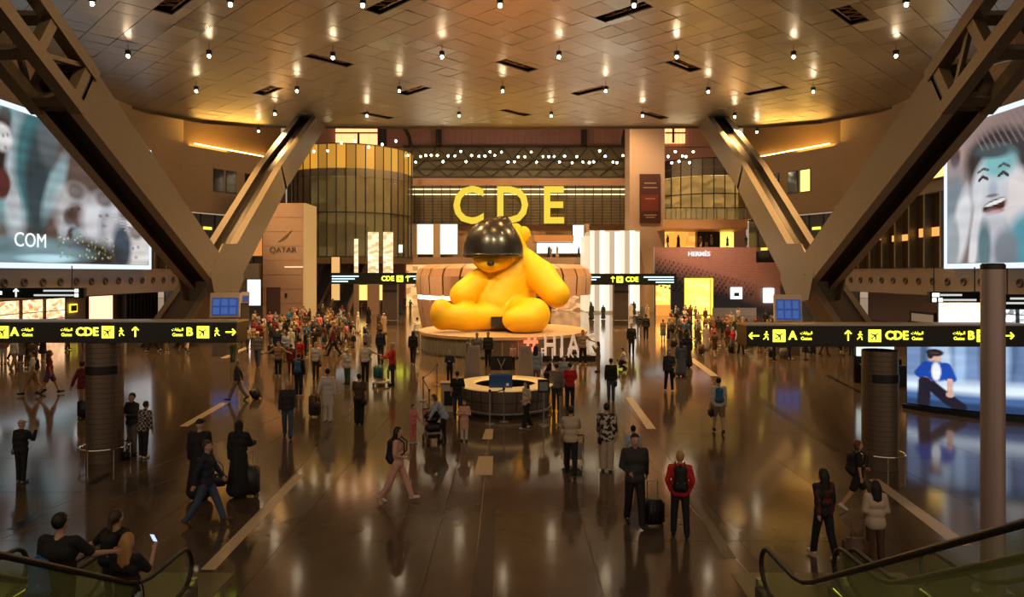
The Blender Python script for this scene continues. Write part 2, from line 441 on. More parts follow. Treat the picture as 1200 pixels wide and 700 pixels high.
rim.build('ceiling_rim', mat('rim brown', (.10, .07, .045), .4, .4), ceiling)
# upper roof over the far atrium
m_roof = mat('mauve soffit', (.20, .11, .10), .7)
struct('trim_1', MB().box(-60, 60, 78.8, 112, 29.2, 29.8), m_roof)

# ---- downlights hanging under the ceiling
lights_px = [(108, 5), (270, 6), (245, 66), (348, 107), (322, 134), (303, 154), (425, 7), (586, 7), (743, 7), (1062, 6), (930, 67), (518, 67), (655, 67), (793, 67),
             (468, 107), (589, 107), (710, 107), (830, 108), (953, 108), (538, 136), (646, 136), (430, 136), (753, 136), (861, 137), (887, 155), (390, 68),
             (150, 66), (1050, 66), (230, 107), (1010, 152)]
bulb_me = MB().ball((0, 0, 0), .11, 10, 6).mesh('bulb', m_bulb, True)
can_me = MB().tube([(0, 0, .1), (0, 0, .42)], .2, 10).mesh('lamp_can', m_dark)
rod_me = MB().tube([(0, 0, .42), (0, 0, 1.0)], .02, 5).mesh('rod', m_dark)
row = ['near', 'second', 'third', 'fourth', 'far']
for k, (px, py) in enumerate(lights_px):
    z = 21.1; d = (z-H)*F/(HZ-py); x = (px-600)*d/F
    if d > 77: d = 76.5
    t = thing('ceiling_downlight', 'small warm downlight, %s, %s' % (
        'lowest row at the far edge' if py > 150 else 'fourth row from top' if py > 130 else 'third row from top' if py > 95 else 'second row from top' if py > 40 else 'topmost row',
        ('far left' if px < 200 else 'left' if px < 330 else 'left of centre' if px < 450 else 'just left of centre' if px < 560 else 'centre' if px < 640 else
         'just right of centre' if px < 730 else 'right of centre' if px < 860 else 'right' if px < 1000 else 'far right')), 'ceiling lamp', (x, d, z), group='downlights under the ceiling')
    obj('bulb', bulb_me, t); obj('lamp_can', can_me, t); obj('rod', rod_me, t)
    lamp('downlight_beam', 'SPOT', (x, d, z-.25), 2200 if d > 50 else 1100, (1, .54, .18), (x, d, 0), .16, 100, .8)

# ---- side walls
def side_wall(sx, name, nm):
    mb = MB()
    mb.box(*sorted((sx*38, sx*39.5)), -10, 79, 5.7, 24)       # upper wall
    w = struct(name, mb, m_cream)
    MB().box(*sorted((sx*37.6, sx*39.5)), -10, 79, 3.3, 5.7).build('bulkhead', m_bulk, w)
    MB().box(*sorted((sx*41.2, sx*41.6)), -10, 79, 0, 3.4).build('lower_wall', mat('mauve plaster', (.34, .27, .27), .6), w)
    MB().box(*sorted((sx*37.7, sx*41.6)), -10, 79, 3.25, 3.4).build('soffit', m_bulk, w)
    for k in range(16):
        y = 50.5 + 2.1*k - (0 if k < 14 else 0)
        if y > 78: break
        q = MB(); q.lathe([(.33, 0), (.33, .10), (.24, .12), (.22, .02), (0.0, .01)], 14)
        o = q.build('air_nozzle', mat('nozzle metal', (.12, .10, .09), .4, .6), w, True, (sx*37.6, y, 4.55), (0, math.radians(-90*sx), 0))
    # angled wall beyond the vault, with cove light and windows
    a = Vector((sx*38, 78.4, 0)); b = Vector((sx*30.5, 92, 0)); dd = (b-a).normalized(); nn = Vector((-dd.y, dd.x, 0))*sx
    M = Matrix(((dd.x, -nn.x, 0, a.x), (dd.y, -nn.y, 0, a.y), (0, 0, 1, 0), (0, 0, 0, 1)))   # u along wall, v outward
    L = (b-a).length
    MB().box(-.5, L, 0, .6, 12.5, 20.4, M).build('far_wall_panel', m_cream, w)
    MB().box(-.5, L, .9, 1.3, 20.2, 29.2, M).build('upper_far_wall', mat('dark ochre plaster', (.16, .10, .05), .6), w)
    MB().box(-.5, L, 0, .5, 3.4, 6.0, M).build('far_bulkhead', m_bulk, w)
    MB().box(-.5, L, 2.0, 2.4, 0, 12.5, M).build('far_glazing', m_glass_d, w)
    MB().box(2.0, L-2.5, .3, .45, 20.42, 20.56, M).build('cove_light', glow('cove light', (1, .55, .12), 14), w)
    for u in (5.0, 6.8, 9.6, 11.2):
        lit = sx > 0 and u in (5.0, 11.2)
        f_ = MB(); f_.box(u-.75, u+.75, -.06, .02, 15.1, 17.9, M); fr = f_.build('window_frame', m_dark, w)
        MB().box(u-.66, u+.66, -.09, -.05, 15.2, 17.8, M).build('pane', glow('lit window', (1, .62, .15), 1.1) if lit else mat('dark pane', (.02, .02, .018), .1), fr)
    for u in range(0, 15, 2):
        MB().box(u-.08, u+.08, 1.9, 2.0, 6, 12.5, M).build('mullion', m_dark, w)
    q = MB(); 
    for u in range(0, 15, 2):
        for zz in (8.3, 10.6):
            if (u*7+int(zz)) % 3: q.box(u+.3, u+1.5, 1.86, 1.9, zz, zz+.35, M)
    q.build('lit_shelf', glow('yellow shop glow', (.9, .62, .08), .8), w)
    return w
wl = side_wall(-1, 'wall_left', 'left'); wr = side_wall(1, 'wall_right', 'right')
# mezzanine glazing with fins beside the screens
for sx, w, y0 in ((1, wr, 58.6), (-1, wl, 70.4)):
    MB().box(*sorted((sx*37.9, sx*37.98)), y0, 79, 5.8, 12.4).build('mezzanine_glazing', mat('brown glazing', (.06, .035, .02), .15), w)
    y = y0+.6; k = 0
    while y < 79:
        MB().box(*sorted((sx*37.2, sx*37.9)), y, y+.22, 5.8, 12.4).build('fin', mat('grey green fin', (.22, .21, .16), .4, .3), w); y += 2.35
    MB().box(*sorted((sx*37.1, sx*38)), y0, 79, 12.4, 13.0).build('fin_beam', m_bulk, w)
    for (ya, yb, za, zb) in ((60, 63.5, 8.6, 9.4), (64.5, 68, 8.4, 9.0), (70, 72.5, 8.7, 9.6), (75.3, 76.4, 7.2, 10)):
        if ya > y0: MB().box(*sorted((sx*37.84, sx*37.9)), ya, yb, za, zb).build('lit_strip', glow('amber shop strip', (1, .42, .10), .55), w)
MB().box(37.8, 38, 59.2, 62, 13.6, 17).build('window_frame', m_dark, wr)
MB().box(37.7, 37.82, 59.4, 61.8, 13.8, 15.2).build('pane', glow('lit window', (1, .62, .15), 1.1), wr)

# ---- lower shops on both sides (thin lit fronts set back under the bulkhead)
def shop(sx, y0, y1, z0, z1, label, m, posts=True, depth=.4):
    t = thing('shop_front', label, 'shop', (sx*41.0, (y0+y1)/2, 0))
    hw = (y1-y0)/2
    MB().box(-.05, .05, -hw, hw, z0, z1).build('lit_display', m, t)
    fr = MB(); fr.box(-.15, .12, -hw-.15, -hw, 0, z1+.2); fr.box(-.15, .12, hw, hw+.15, 0, z1+.2); fr.box(-.15, .12, -hw, hw, z1, z1+.2); fr.box(-.4, .12, -hw, hw, 0, z0)
    fr.build('frame', m_dark, t)
    if posts:
        for k in range(1, 4):
            MB().box(-.3 if sx > 0 else 0, .0 if sx > 0 else .3, -hw+2*hw*k/4-.05, -hw+2*hw*k/4+.05, z0, z1).build('shelf_post', m_dark, t)
        for zz in (1.2, 1.9):
            MB().box(-.4 if sx > 0 else 0, 0 if sx > 0 else .4, -hw, hw, zz, zz+.05).build('shelf', mat('shelf wood', (.2, .1, .05), .5), t)
    return t
m_shop1 = shopglow('warm shop shelves', (.35, .12, .04), (1, .65, .35), 1.3, 2.2)
m_shop2 = shopglow('cream menu boards', (.9, .45, .2), (1, .9, .6), 1.6, .8)
m_shop3 = shopglow('cool shop shelves', (.1, .12, .13), (.8, .85, .85), 1.2, 1.6)
shop(-1, 51, 62.5, .5, 3.0, 'warm lit shop with full shelves under the left bulkhead, behind the hanging sign', m_shop1)
shop(-1, 66, 70, .3, 3.0, 'pinkish lit recess in the left wall beside the black louvre', glow('peach light', (1, .55, .33), .9), False)
t = thing('louvre_screen', 'black slatted louvre screen in the left wall behind the steel column foot', 'screen', (-40.4, 74.4, 0))
MB().box(-.1, 0, -3.4, 3.4, 0, 3.2).build('backing', m_black, t)
for k in range(10): MB().box(0, .18, -3.3+k*.7, -3.12+k*.7, 0, 3.2).build('slat', m_dark, t)
t = thing('wall_sign', 'small yellow framed notice on the mauve wall under the left bulkhead', 'sign', (-41.1, 63.9, 2.0))
MB().box(0, .08, -.55, .55, -.4, .4).build('frame', glow('notice yellow', (.85, .6, .05), .9), t); MB().box(.08, .12, -.4, .4, -.26, .26).build('notice', m_black, t)
shop(1, 57.5, 65.5, .5, 2.9, 'cream and yellow lit menu boards of the cafe under the right bulkhead', m_shop2, False)
shop(1, 49.5, 57, .5, 2.7, 'shop with bright shelves behind the tall pole on the right', m_shop3)
shop(1, 37, 48.8, .3, 3.0, 'warm lit shop at the right edge behind the curved screen', m_shop1)
tc_ = shop(1, 66.2, 70, .4, 1.2, 'low dark counter front between the cafe and the right column foot', glow('dim counter', (.3, .2, .12), .3), False)

# ---- V shaped steel columns
def hbeam(a, b, w0, h0, w1, h1, rec=.5, recw=.5):
    """box section with a recessed channel on top and underside; returns shell and lining"""
    a = Vector(a); b = Vector(b); t = (b-a).normalized(); u = Vector((1, 0, 0)); u = (u - t*u.dot(t)).normalized(); n_ = u.cross(t)
    def ring(c, w, h):
        q = w*recw/2
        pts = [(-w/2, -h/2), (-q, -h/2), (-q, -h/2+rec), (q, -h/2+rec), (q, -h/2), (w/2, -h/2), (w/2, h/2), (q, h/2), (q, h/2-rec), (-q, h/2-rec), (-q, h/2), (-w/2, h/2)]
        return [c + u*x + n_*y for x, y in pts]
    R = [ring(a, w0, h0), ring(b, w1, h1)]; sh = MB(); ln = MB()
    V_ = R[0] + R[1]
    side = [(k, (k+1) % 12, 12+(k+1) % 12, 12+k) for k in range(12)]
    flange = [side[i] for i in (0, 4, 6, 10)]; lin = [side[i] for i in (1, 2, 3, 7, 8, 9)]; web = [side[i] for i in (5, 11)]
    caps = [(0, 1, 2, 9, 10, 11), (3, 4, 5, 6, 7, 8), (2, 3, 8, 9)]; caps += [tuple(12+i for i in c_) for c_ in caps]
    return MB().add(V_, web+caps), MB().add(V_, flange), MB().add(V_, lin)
def vcolumn(sx, label):
    t = thing('steel_column', label, 'column', (sx*22.15, 50.3, 0))
    o = Vector((sx*22.15, 50.3, 0))
    def beam(name, a, b, *args, **kw):
        A = Vector((a[0]*sx, a[1], a[2]))-o; B = Vector((b[0]*sx, b[1], b[2]))-o
        w, f_, l = hbeam(A, B, *args, **kw)
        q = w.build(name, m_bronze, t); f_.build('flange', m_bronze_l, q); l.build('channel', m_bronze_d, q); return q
    near0 = (22.15, 50.4, 4.6); near1 = (22.15, 33.7, 14.4)
    beam('near_leg', near0, near1, 2.3, 2.2, 2.3, 2.7)
    beam('far_leg', (22.15, 50.4, 4.6), (22.15, 63, 14.2), 2.3, 2.6, 2.3, 2.4)
    beam('far_leg', (22.15, 62.7, 14.0), (22.15, 77.4, 23.4), 2.3, 2.4, 2.3, 2.2)
    # knuckle plates and spreading foot
    k = MB(); kn = [(53.2, 7.6), (49.6, 7.4), (47.5, 5.3), (48.3, 3.4), (51.6, 2.9), (53.4, 4.8)]
    for x0 in (-1.17, 1.05):
        k.add([(x0+(.12 if i >= 6 else 0), kn[i % 6][0]-50.3, kn[i % 6][1]) for i in range(12)],
              [tuple(range(6))[::-1], tuple(range(6, 12))] + [(i, (i+1) % 6, 6+(i+1) % 6, 6+i) for i in range(6)])
    k.build('knuckle_plate', m_bronze, t)
    A = Vector((sx*0, 0, 5.2)); B = Vector((sx*3.6, .4, -.1))
    ft = MB(); tt = (B-A).normalized()
    ft.add([A+Vector((-1.15, -1.3, 0)), A+Vector((1.15, -1.3, 0)), A+Vector((1.15, 1.6, 0)), A+Vector((-1.15, 1.6, 0)),
            B+Vector((-1.35, -1.7, 0)), B+Vector((1.35, -1.7, 0)), B+Vector((1.35, 1.9, 0)), B+Vector((-1.35, 1.9, 0))],
           [(0, 1, 2, 3), (7, 6, 5, 4), (0, 4, 5, 1), (1, 5, 6, 2), (2, 6, 7, 3), (3, 7, 4, 0)])
    foot = ft.build('foot', m_bronze, t)
    for s2 in (-1, 1):
        q = MB(); off = s2*1.0
        q.add([A+Vector((off-.22, -1.45, 0)), A+Vector((off+.22, -1.45, 0)), B+Vector((off*1.18+.25, -1.86, 0)), B+Vector((off*1.18-.25, -1.86, 0)),
               A+Vector((off-.22, -1.25, 0)), A+Vector((off+.22, -1.25, 0)), B+Vector((off*1.18+.25, -1.6, 0)), B+Vector((off*1.18-.25, -1.6, 0))],
              [(0, 1, 2, 3), (7, 6, 5, 4), (0, 3, 7, 4), (1, 5, 6, 2), (0, 4, 5, 1)])
        q.build('foot_flange', m_bronze_l, foot)
    # open truss above the near leg
    a = Vector((0, 33.7-50.3, 14.4)); dr = (Vector((0, near1[1], near1[2]))-Vector((0, near0[1], near0[2]))).normalized(); nn = Vector((0, -dr.z, dr.y))
    if nn.z < 0: nn = -nn
    Ln = 17.0
    def chord(name, p, q, w): 
        p = Vector(p); q = Vector(q); tt = (q-p).normalized(); u = tt.orthogonal().normalized() if abs(tt.x) > .9 else (Vector((1, 0, 0))-tt*tt.x).normalized(); v = tt.cross(u)
        mb = MB(); vs = [p+u*x*w+v*y*w for x, y in ((-.5, -.5), (.5, -.5), (.5, .5), (-.5, .5))] + [q+u*x*w+v*y*w for x, y in ((-.5, -.5), (.5, -.5), (.5, .5), (-.5, .5))]
        mb.add(vs, [(3, 2, 1, 0), (4, 5, 6, 7)]+[(i, (i+1) % 4, 4+(i+1) % 4, 4+i) for i in range(4)]); return mb.build(name, m_bronze, t)
    cor = [(-.95, -1.12), (.95, -1.12), (.95, 1.12), (-.95, 1.12)]
    for cx, cn in cor: chord('chord', a+Vector((cx, 0, 0))+nn*cn-dr*.3, a+Vector((cx, 0, 0))+nn*cn+dr*Ln, .62)
    for q in range(0, 6):
        s_ = q*2.9+.4
        for (c1, c2) in ((0, 1), (1, 2), (2, 3), (3, 0)):
            p1 = a+Vector((cor[c1][0], 0, 0))+nn*cor[c1][1]+dr*s_; p2 = a+Vector((cor[c2][0], 0, 0))+nn*cor[c2][1]+dr*s_
            chord('cross_bar', p1, p2, .5)
            if q in (0, 3) and c1 in (1, 3):
                p3 = a+Vector((cor[c2][0], 0, 0))+nn*cor[c2][1]+dr*(s_+2.9); chord('diagonal_brace', p1 if q % 2 else p2, p3 if q % 2 else a+Vector((cor[c1][0], 0, 0))+nn*cor[c1][1]+dr*(s_+2.9), .22)
    MB().cbox((0, 0, 0), (2.3, .3, 2.7), Matrix.Translation(a) @ Matrix.Rotation(math.atan2(dr.z, -dr.y), 4, 'X').inverted()).build('end_plate', m_bronze_d, t)
    return t
vcolumn(-1, 'massive bronze steel V column on the left of the hall'); vcolumn(1, 'massive bronze steel V column on the right of the hall')
# ================================================================= LED SCREENS (emissive faces painted per vertex)
m_led = bpy.data.materials.new('led face'); m_led.use_nodes = True
_nt = m_led.node_tree; _b = _nt.nodes['Principled BSDF']; _b.inputs['Base Color'].default_value = (.01, .01, .01, 1)
_a = _nt.nodes.new('ShaderNodeVertexColor'); _a.layer_name = 'picture'
_nt.links.new(_a.outputs[0], _b.inputs['Emission Color']); _b.inputs['Emission Strength'].default_value = 1.0
class Pic:
    """a small picture in linear colour, origin top left, coordinates 0..1"""
    def __init__(s, w, h, c):
        s.w, s.h = w, h; s.a = np.ones((h, w, 3))*np.array(c)
        s.X, s.Y = np.meshgrid((np.arange(w)+.5)/w, (np.arange(h)+.5)/h)
    def blend(s, m_, c): s.a = s.a*(1-m_[..., None]) + np.array(c)*m_[..., None]
    def ell(s, x, y, rx, ry, c, soft=.15, rot=0, al=1):
        r = math.radians(rot); asp = s.w/s.h; dx = (s.X-x)*asp; dy = s.Y-y; u = dx*math.cos(r)+dy*math.sin(r); v = -dx*math.sin(r)+dy*math.cos(r)
        d = np.sqrt((u/(rx*asp))**2 + (v/ry)**2); s.blend(np.clip((1-d)/soft+.5, 0, 1)*al, c)
    def line(s, pts, wd, c, soft=.5, al=1):
        asp = s.w/s.h
        for (x0, y0), (x1, y1) in zip(pts, pts[1:]):
            ax_, ay = x0*asp, y0; bx, by = x1*asp, y1; L = (bx-ax_)**2+(by-ay)**2+1e-9
            t = np.clip(((s.X*asp-ax_)*(bx-ax_)+(s.Y-ay)*(by-ay))/L, 0, 1)
            d = np.sqrt((s.X*asp-ax_-t*(bx-ax_))**2+(s.Y-ay-t*(by-ay))**2)/wd; s.blend(np.clip((1-d)/soft+.5, 0, 1)*al, c)
    def rect(s, x0, y0, x1, y1, c, al=1):
        s.blend(((s.X >= x0)&(s.X < x1)&(s.Y >= y0)&(s.Y < y1)).astype(float)*al, c)
    def rough(s, amt, k=5):
        f = np.zeros((s.h, s.w)); g = np.random.RandomState(3)
        for _ in range(14):
            fx, fy, p = g.uniform(-k, k), g.uniform(-k*2, k*2), g.uniform(0, 6.28); f += np.sin(2*math.pi*(fx*s.X+fy*s.Y)+p)
        s.a *= (1+amt*f/4)[..., None]; s.a = np.clip(s.a, 0, 1.5)
def picture_mesh(pic, pos):
    """pos(u, v) gives the 3D point for u (left-right) and v (top-bottom)"""
    w, h = pic.w, pic.h
    vs = [pos(i/w, j/h) for j in range(h+1) for i in range(w+1)]
    fs = [(j*(w+1)+i, (j+1)*(w+1)+i, (j+1)*(w+1)+i+1, j*(w+1)+i+1) for j in range(h) for i in range(w)]
    me = bpy.data.meshes.new('screen_face'); me.from_pydata(vs, [], fs)
    at = me.color_attributes.new('picture', 'FLOAT_COLOR', 'CORNER')
    c = np.ones((h*w, 4, 4)); c[:, :, :3] = pic.a.reshape(-1, 1, 3); at.data.foreach_set('color', c.astype(np.float32).ravel())
    me.materials.append(m_led); return me
def scr(c): return [((x/255.0)**2.2) for x in c]
Z0, Z1 = 5.75, 17.75
def wall_screen(sx, y_near, y_far, pic, label, cat='screen'):
    ym = (y_near+y_far)/2
    t = thing('video_screen', label, cat, (sx*37.0, ym, 0)); L = y_far-y_near
    xf = -sx*.15
    if sx < 0: me = picture_mesh(pic, lambda u, v: (xf, -L/2+u*L, Z1-.35-(Z1-Z0-.7)*v))
    else: me = picture_mesh(pic, lambda u, v: (xf, L/2-u*L, Z1-.35-(Z1-Z0-.7)*v))
    obj('screen_face', me, t)
    MB().box(-.1 if sx > 0 else -1.0, 1.0 if sx > 0 else .1, -L/2-.1, L/2+.1, Z0-.05, Z1+.05).build('cabinet', m_dark, t)
    b = MB(); x0, x1 = sorted((xf-.06*sx, xf+.2*sx))
    b.box(x0, x1, -L/2-.35, L/2+.35, Z0-.1, Z0+.32); b.box(x0, x1, -L/2-.35, L/2+.35, Z1-.35, Z1+.05)
    b.box(x0, x1, -L/2-.35, -L/2, Z0, Z1); b.box(x0, x1, L/2, L/2+.35, Z0, Z1)
    b.build('lit_border', glow('screen border light', (.80, .90, 1.0), .5), t); return t
# left: several figures in cold teal and grey light, with the end of a web address
p = Pic(260, 120, scr((92, 78, 74)))
# visible stretch of the screen starts at u = .36 (the frame cuts the nearer part)
A = lambda x: .36 + x*.64
p.ell(A(.02), .30, .09, .42, scr((120, 165, 170)), .5); p.ell(A(0), .25, .06, .2, scr((40, 35, 38)), .4)
p.ell(A(.10), .38, .05, .46, scr((185, 195, 200)), .4, 5); p.ell(A(.17), .32, .07, .42, scr((62, 112, 118)), .5); p.ell(A(.19), .46, .045, .36, scr((48, 70, 78)), .5)
p.ell(A(.005), .20, .03, .09, scr((215, 215, 215)), .4); p.ell(A(.0), .5, .03, .1, scr((90, 45, 50)), .4); p.ell(A(.06), .62, .02, .10, scr((170, 175, 180)), .4)
p.ell(A(.29), .45, .03, .25, scr((140, 165, 170)), .6, 20); p.ell(A(.25), .12, .04, .2, scr((90, 100, 105)), .5)
p.ell(A(.42), .62, .085, .20, scr((190, 188, 190)), .5, -12); p.ell(A(.43), .68, .05, .13, scr((95, 75, 75)), .5); p.ell(A(.37), .80, .04, .12, scr((165, 170, 175)), .4)
p.ell(A(.40), .78, .022, .05, scr((70, 65, 68)), .5); p.ell(A(.44), .79, .03, .06, scr((130, 150, 155)), .5)
p.ell(A(.60), .66, .09, .22, scr((205, 205, 210)), .5, 20); p.ell(A(.68), .72, .06, .2, scr((110, 135, 150)), .6); p.ell(A(.63), .70, .02, .09, scr((80, 100, 110)), .5)
p.ell(A(.80), .74, .13, .30, scr((190, 190, 195)), .5); p.ell(A(.90), .85, .08, .3, scr((215, 212, 210)), .5); p.ell(A(.76), .86, .05, .2, scr((60, 80, 95)), .6)
p.ell(A(.45), .95, .20, .13, scr((40, 38, 42)), .6); p.ell(A(.15), .93, .22, .10, scr((120, 150, 158)), .6)
p.ell(A(.25), .97, .1, .03, scr((180, 215, 225)), .6)
g_ = np.random.RandomState(5)
for k in range(80):
    p.ell(A(g_.uniform(.3, .7)), g_.uniform(.78, .96), .004, .008, scr(random.choice([(120, 150, 90), (190, 180, 120), (90, 110, 80), (200, 200, 190)])), .5, al=.7)
for k in range(12): p.line([(A(.66+k*.03), .60+k*.028), (A(.98), .64+k*.028)], .003, scr((230, 232, 235)), .5, .35)
for (x_e, y_e, r_e) in ((.42, .60, .05), (.38, .80, .032), (.62, .62, .055), (.80, .70, .06), (.88, .86, .05), (.02, .19, .025)):
    p.ell(A(x_e-r_e*.5), y_e, r_e*.16, .014, scr((60, 50, 52)), .5, al=.5); p.ell(A(x_e+r_e*.4), y_e-.012, r_e*.16, .014, scr((60, 50, 52)), .5, al=.5); p.ell(A(x_e), y_e+.075, r_e*.22, .014, scr((120, 90, 90)), .6, al=.5); p.ell(A(x_e), y_e-.14, r_e*.75, .06, scr((75, 62, 60)), .6, al=.75)
p.rough(.16, 7); p.a = p.a**1.12*.46
s1 = wall_screen(-1, 38, 69.3, p, 'huge left wall video screen showing grey and teal faces, ending in the letters COM')
text('COM', 1.55, glow('screen letters', (.9, .95, 1), .5), s1, (.25, 52.15-53.65, 7.75-.0), math.radians(90), .02, 0)
# right: a laughing woman with dark hair, hand at her cheek
p = Pic(170, 110, scr((120, 108, 108)))
A = lambda x: x*.40           # the frame shows only the far part of this screen
B_ = lambda y: y
p.ell(A(.1), .1, .3, .5, scr((150, 130, 128)), .8); p.ell(A(.15), .30, .05, .16, scr((175, 150, 145)), .6); p.ell(A(.12), .22, .03, .08, scr((90, 75, 78)), .6)
p.ell(A(.12), .62, .07, .3, scr((120, 135, 145)), .7); p.ell(A(.2), .75, .05, .3, scr((205, 208, 212)), .5, 12); p.ell(A(.08), .85, .04, .2, scr((150, 160, 165)), .5)
p.ell(A(.68), .30, .165, .20, scr((48, 50, 55)), .35); p.ell(A(.52), .42, .07, .18, scr((60, 58, 62)), .5, 10); p.ell(A(.98), .45, .07, .3, scr((60, 62, 70)), .4)
p.ell(A(.66), .50, .125, .25, scr((196, 200, 206)), .25, 6); p.ell(A(.70), .33, .08, .10, scr((120, 175, 180)), .7)
p.ell(A(.62), .24, .10, .05, scr((70, 85, 90)), .6, 10); p.line([(A(.455), .425), (A(.50), .405), (A(.56), .425)], .010, scr((50, 50, 56))); p.line([(A(.70), .42), (A(.755), .40), (A(.81), .425)], .010, scr((50, 50, 56)))
p.line([(A(.44), .37), (A(.51), .35), (A(.57), .365)], .008, scr((80, 76, 82))); p.line([(A(.70), .36), (A(.76), .345), (A(.83), .37)], .008, scr((80, 76, 82)))
p.ell(A(.63), .50, .022, .06, scr((168, 178, 190)), .8); p.ell(A(.62), .545, .03, .012, scr((125, 120, 126)), .7)
p.ell(A(.66), .615, .068, .042, scr((70, 30, 35)), .3, -12); p.ell(A(.66), .595, .055, .013, scr((235, 238, 240)), .5, -12); p.ell(A(.66), .66, .05, .014, scr((176, 120, 120)), .6, -8)
p.ell(A(.92), .62, .055, .22, scr((205, 200, 202)), .35, 6)
for k in range(4): p.line([(A(.85+k*.045), .47+k*.012), (A(.84+k*.05), .62)], .017, scr((214, 208, 208)), .6)
p.ell(A(.62), .86, .09, .2, scr((188, 190, 198)), .4); p.ell(A(.40), .80, .025, .3, scr((210, 210, 214)), .5, 8); p.ell(A(.52), .9, .035, .18, scr((90, 120, 130)), .6)
p.ell(A(1.05), .88, .10, .2, scr((85, 150, 165)), .5); p.ell(A(.78), .92, .06, .14, scr((120, 130, 140)), .6)
for k in range(16): p.line([(A(.3+k*.07), 0), (A(.5+k*.07), .22)], .006, scr((150, 132, 130)), .6, .5)
p.rough(.08); p.a = p.a**1.1*.50
wall_screen(1, 36, 57.8, p, 'huge right wall video screen showing a laughing woman with dark hair')

# curved screen with a seated man in a blue jacket, right
cx, cy, R = 20.5, 30.0, 6.0
t = thing('curved_screen', 'tall curved video screen with a seated man in a blue jacket, right of the hall', 'screen', (cx, cy, 0))
a0, a1 = math.radians(213), math.radians(292)
p = Pic(190, 70, scr((110, 135, 175)))
for k in range(34):
    x = g_.uniform(0, 1); p.ell(x, g_.uniform(.1, .5), .012+.02*g_.rand(), .5, scr(random.choice([(50, 70, 110), (160, 190, 225), (90, 115, 155), (70, 88, 120), (190, 210, 235)])), .8, al=.8)
p.ell(.5, .72, .8, .14, scr((205, 222, 240)), .9); p.ell(.5, .92, .9, .16, scr((70, 100, 150)), .6); p.ell(.35, .97, .5, .08, scr((45, 65, 100)), .6)
q = lambda x: x*.29
p.Y = (p.Y-.075)/.925
p.ell(q(.42), .20, .026, .085, scr((205, 165, 145)), .3); p.ell(q(.41), .115, .036, .06, scr((40, 35, 38)), .3); p.ell(q(.35), .16, .013, .06, scr((42, 36, 38)), .4); p.ell(q(.41), .12, .02, .02, scr((70, 55, 50)), .5)
p.ell(q(.42), .29, .014, .05, scr((190, 148, 130)), .4)
p.ell(q(.42), .42, .068, .165, scr((34, 74, 165)), .25); p.line([(q(.30), .33), (q(.20), .47), (q(.34), .58)], .065, scr((30, 68, 155)), .3); p.line([(q(.56), .33), (q(.63), .52)], .062, scr((30, 70, 160)), .3)
p.ell(q(.43), .42, .019, .15, scr((225, 228, 232)), .4); p.line([(q(.28), .55), (q(.37), .62)], .03, scr((200, 158, 140)), .4); p.line([(q(.62), .55), (q(.62), .72)], .032, scr((205, 165, 148)), .4)
p.line([(q(.27), .60), (q(.25), .96)], .075, scr((38, 34, 46)), .3); p.line([(q(.36), .66), (q(.60), .86), (q(.74), .96)], .08, scr((34, 32, 44)), .3); p.ell(q(.62), .78, .016, .045, scr((205, 165, 148)), .4)
p.rough(.08); p.a *= .55
me = picture_mesh(p, lambda u, v: (R*math.cos(a0+(a1-a0)*u), R*math.sin(a0+(a1-a0)*u), 2.72-2.5*v))
obj('screen_face', me, t)
MB().lathe([(5.2, 0), (6.12, 0), (6.12, .16), (5.98, .2), (5.97, .22)], 30, a0=a0-.02, a1=a1+.02).build('base_rim', m_black, t)
MB().lathe([(5.94, .2), (5.94, 2.8), (6.06, 2.8), (6.06, 2.98), (5.5, 3.02), (5.5, 0), (5.94, .2)], 30, a0=a0-.01, a1=a1+.01).build('cabinet', m_black, t)
ttl = text('G', .34, glow('screen letters', (.9, .95, 1), .5), t, (R*1.004*math.cos(math.radians(262.7)), R*1.004*math.sin(math.radians(243)), 1.55), math.radians(-27), .008, .004)
struct('trim_2', MB().box(24, 38, 40, 40.6, .9, 1.2), m_steel)

# ================================================================= FAR ATRIUM
m_wallb = mat('mauve far wall', (.36, .20, .19), .6)
m_olive = mat('olive lattice panel', (.15, .13, .08), .5)
bw = MB(); bw.box(-34, 34, 105, 106, 24.6, 29.3); bw.box(-34, -16.4, 105, 106, 0, 24.7); bw.box(18, 36, 105, 106, 0, 24.7)
wb = struct('wall_back', bw, m_wallb)
mb = MB(); mb.box(-16.6, 19, 104.9, 105.4, 19.9, 24.7); mb.build('truss_backing', m_olive, wb)
for zz, w_ in ((24.65, .28), (22.6, .14), (21.3, .12), (19.95, .25)): MB().box(-16.6, 19, 104.2, 104.45, zz-w_/2, zz+w_/2).build('truss_chord', m_dark, wb)
x = -16.4
while x < 18.5:
    for (xa, za, xb, zb) in ((x, 20, x+3.3, 22.7), (x+3.3, 20, x, 22.7), (x+1.65, 21.3, x+3.3, 22.65), (x, 22.6, x+1.65, 24.6), (x+3.3, 22.6, x+1.65, 24.6)):
        MB().tube([(xa, 104.3, za), (xb, 104.3, zb)], .07, 5).build('truss_bar', m_dark, wb)
    x += 3.3
MB().box(-16.6, 19, 104.3, 105.2, 18.7, 19.8).build('beam', mat('peach beam', (.50, .28, .18), .5, noise=.2, nscale=.5), wb)
MB().box(-16.6, 19, 105.3, 105.5, 12.6, 18.8).build('backing_wall', mat('brown backing', (.16, .12, .07), .5, noise=.5, nscale=.35), wb)
for zz in (18.2, 17.4): MB().box(-16.2, 18.6, 105.0, 105.2, zz-.08, zz+.08).build('light_line', glow('pale light line', (1, .82, .45), 1.6 if zz < 18 else .8), wb)
for k in range(26): MB().box(-16.3+k*1.37-.05, -16.3+k*1.37+.05, 104.5, 104.62, 12.6, 18.8).build('glazing_post', m_dark, wb)
for k in range(14): MB().box(-16.4, 18.8, 104.55, 104.6, 12.7+k*.44, 12.76+k*.44).build('glazing_bar', m_dark, wb)
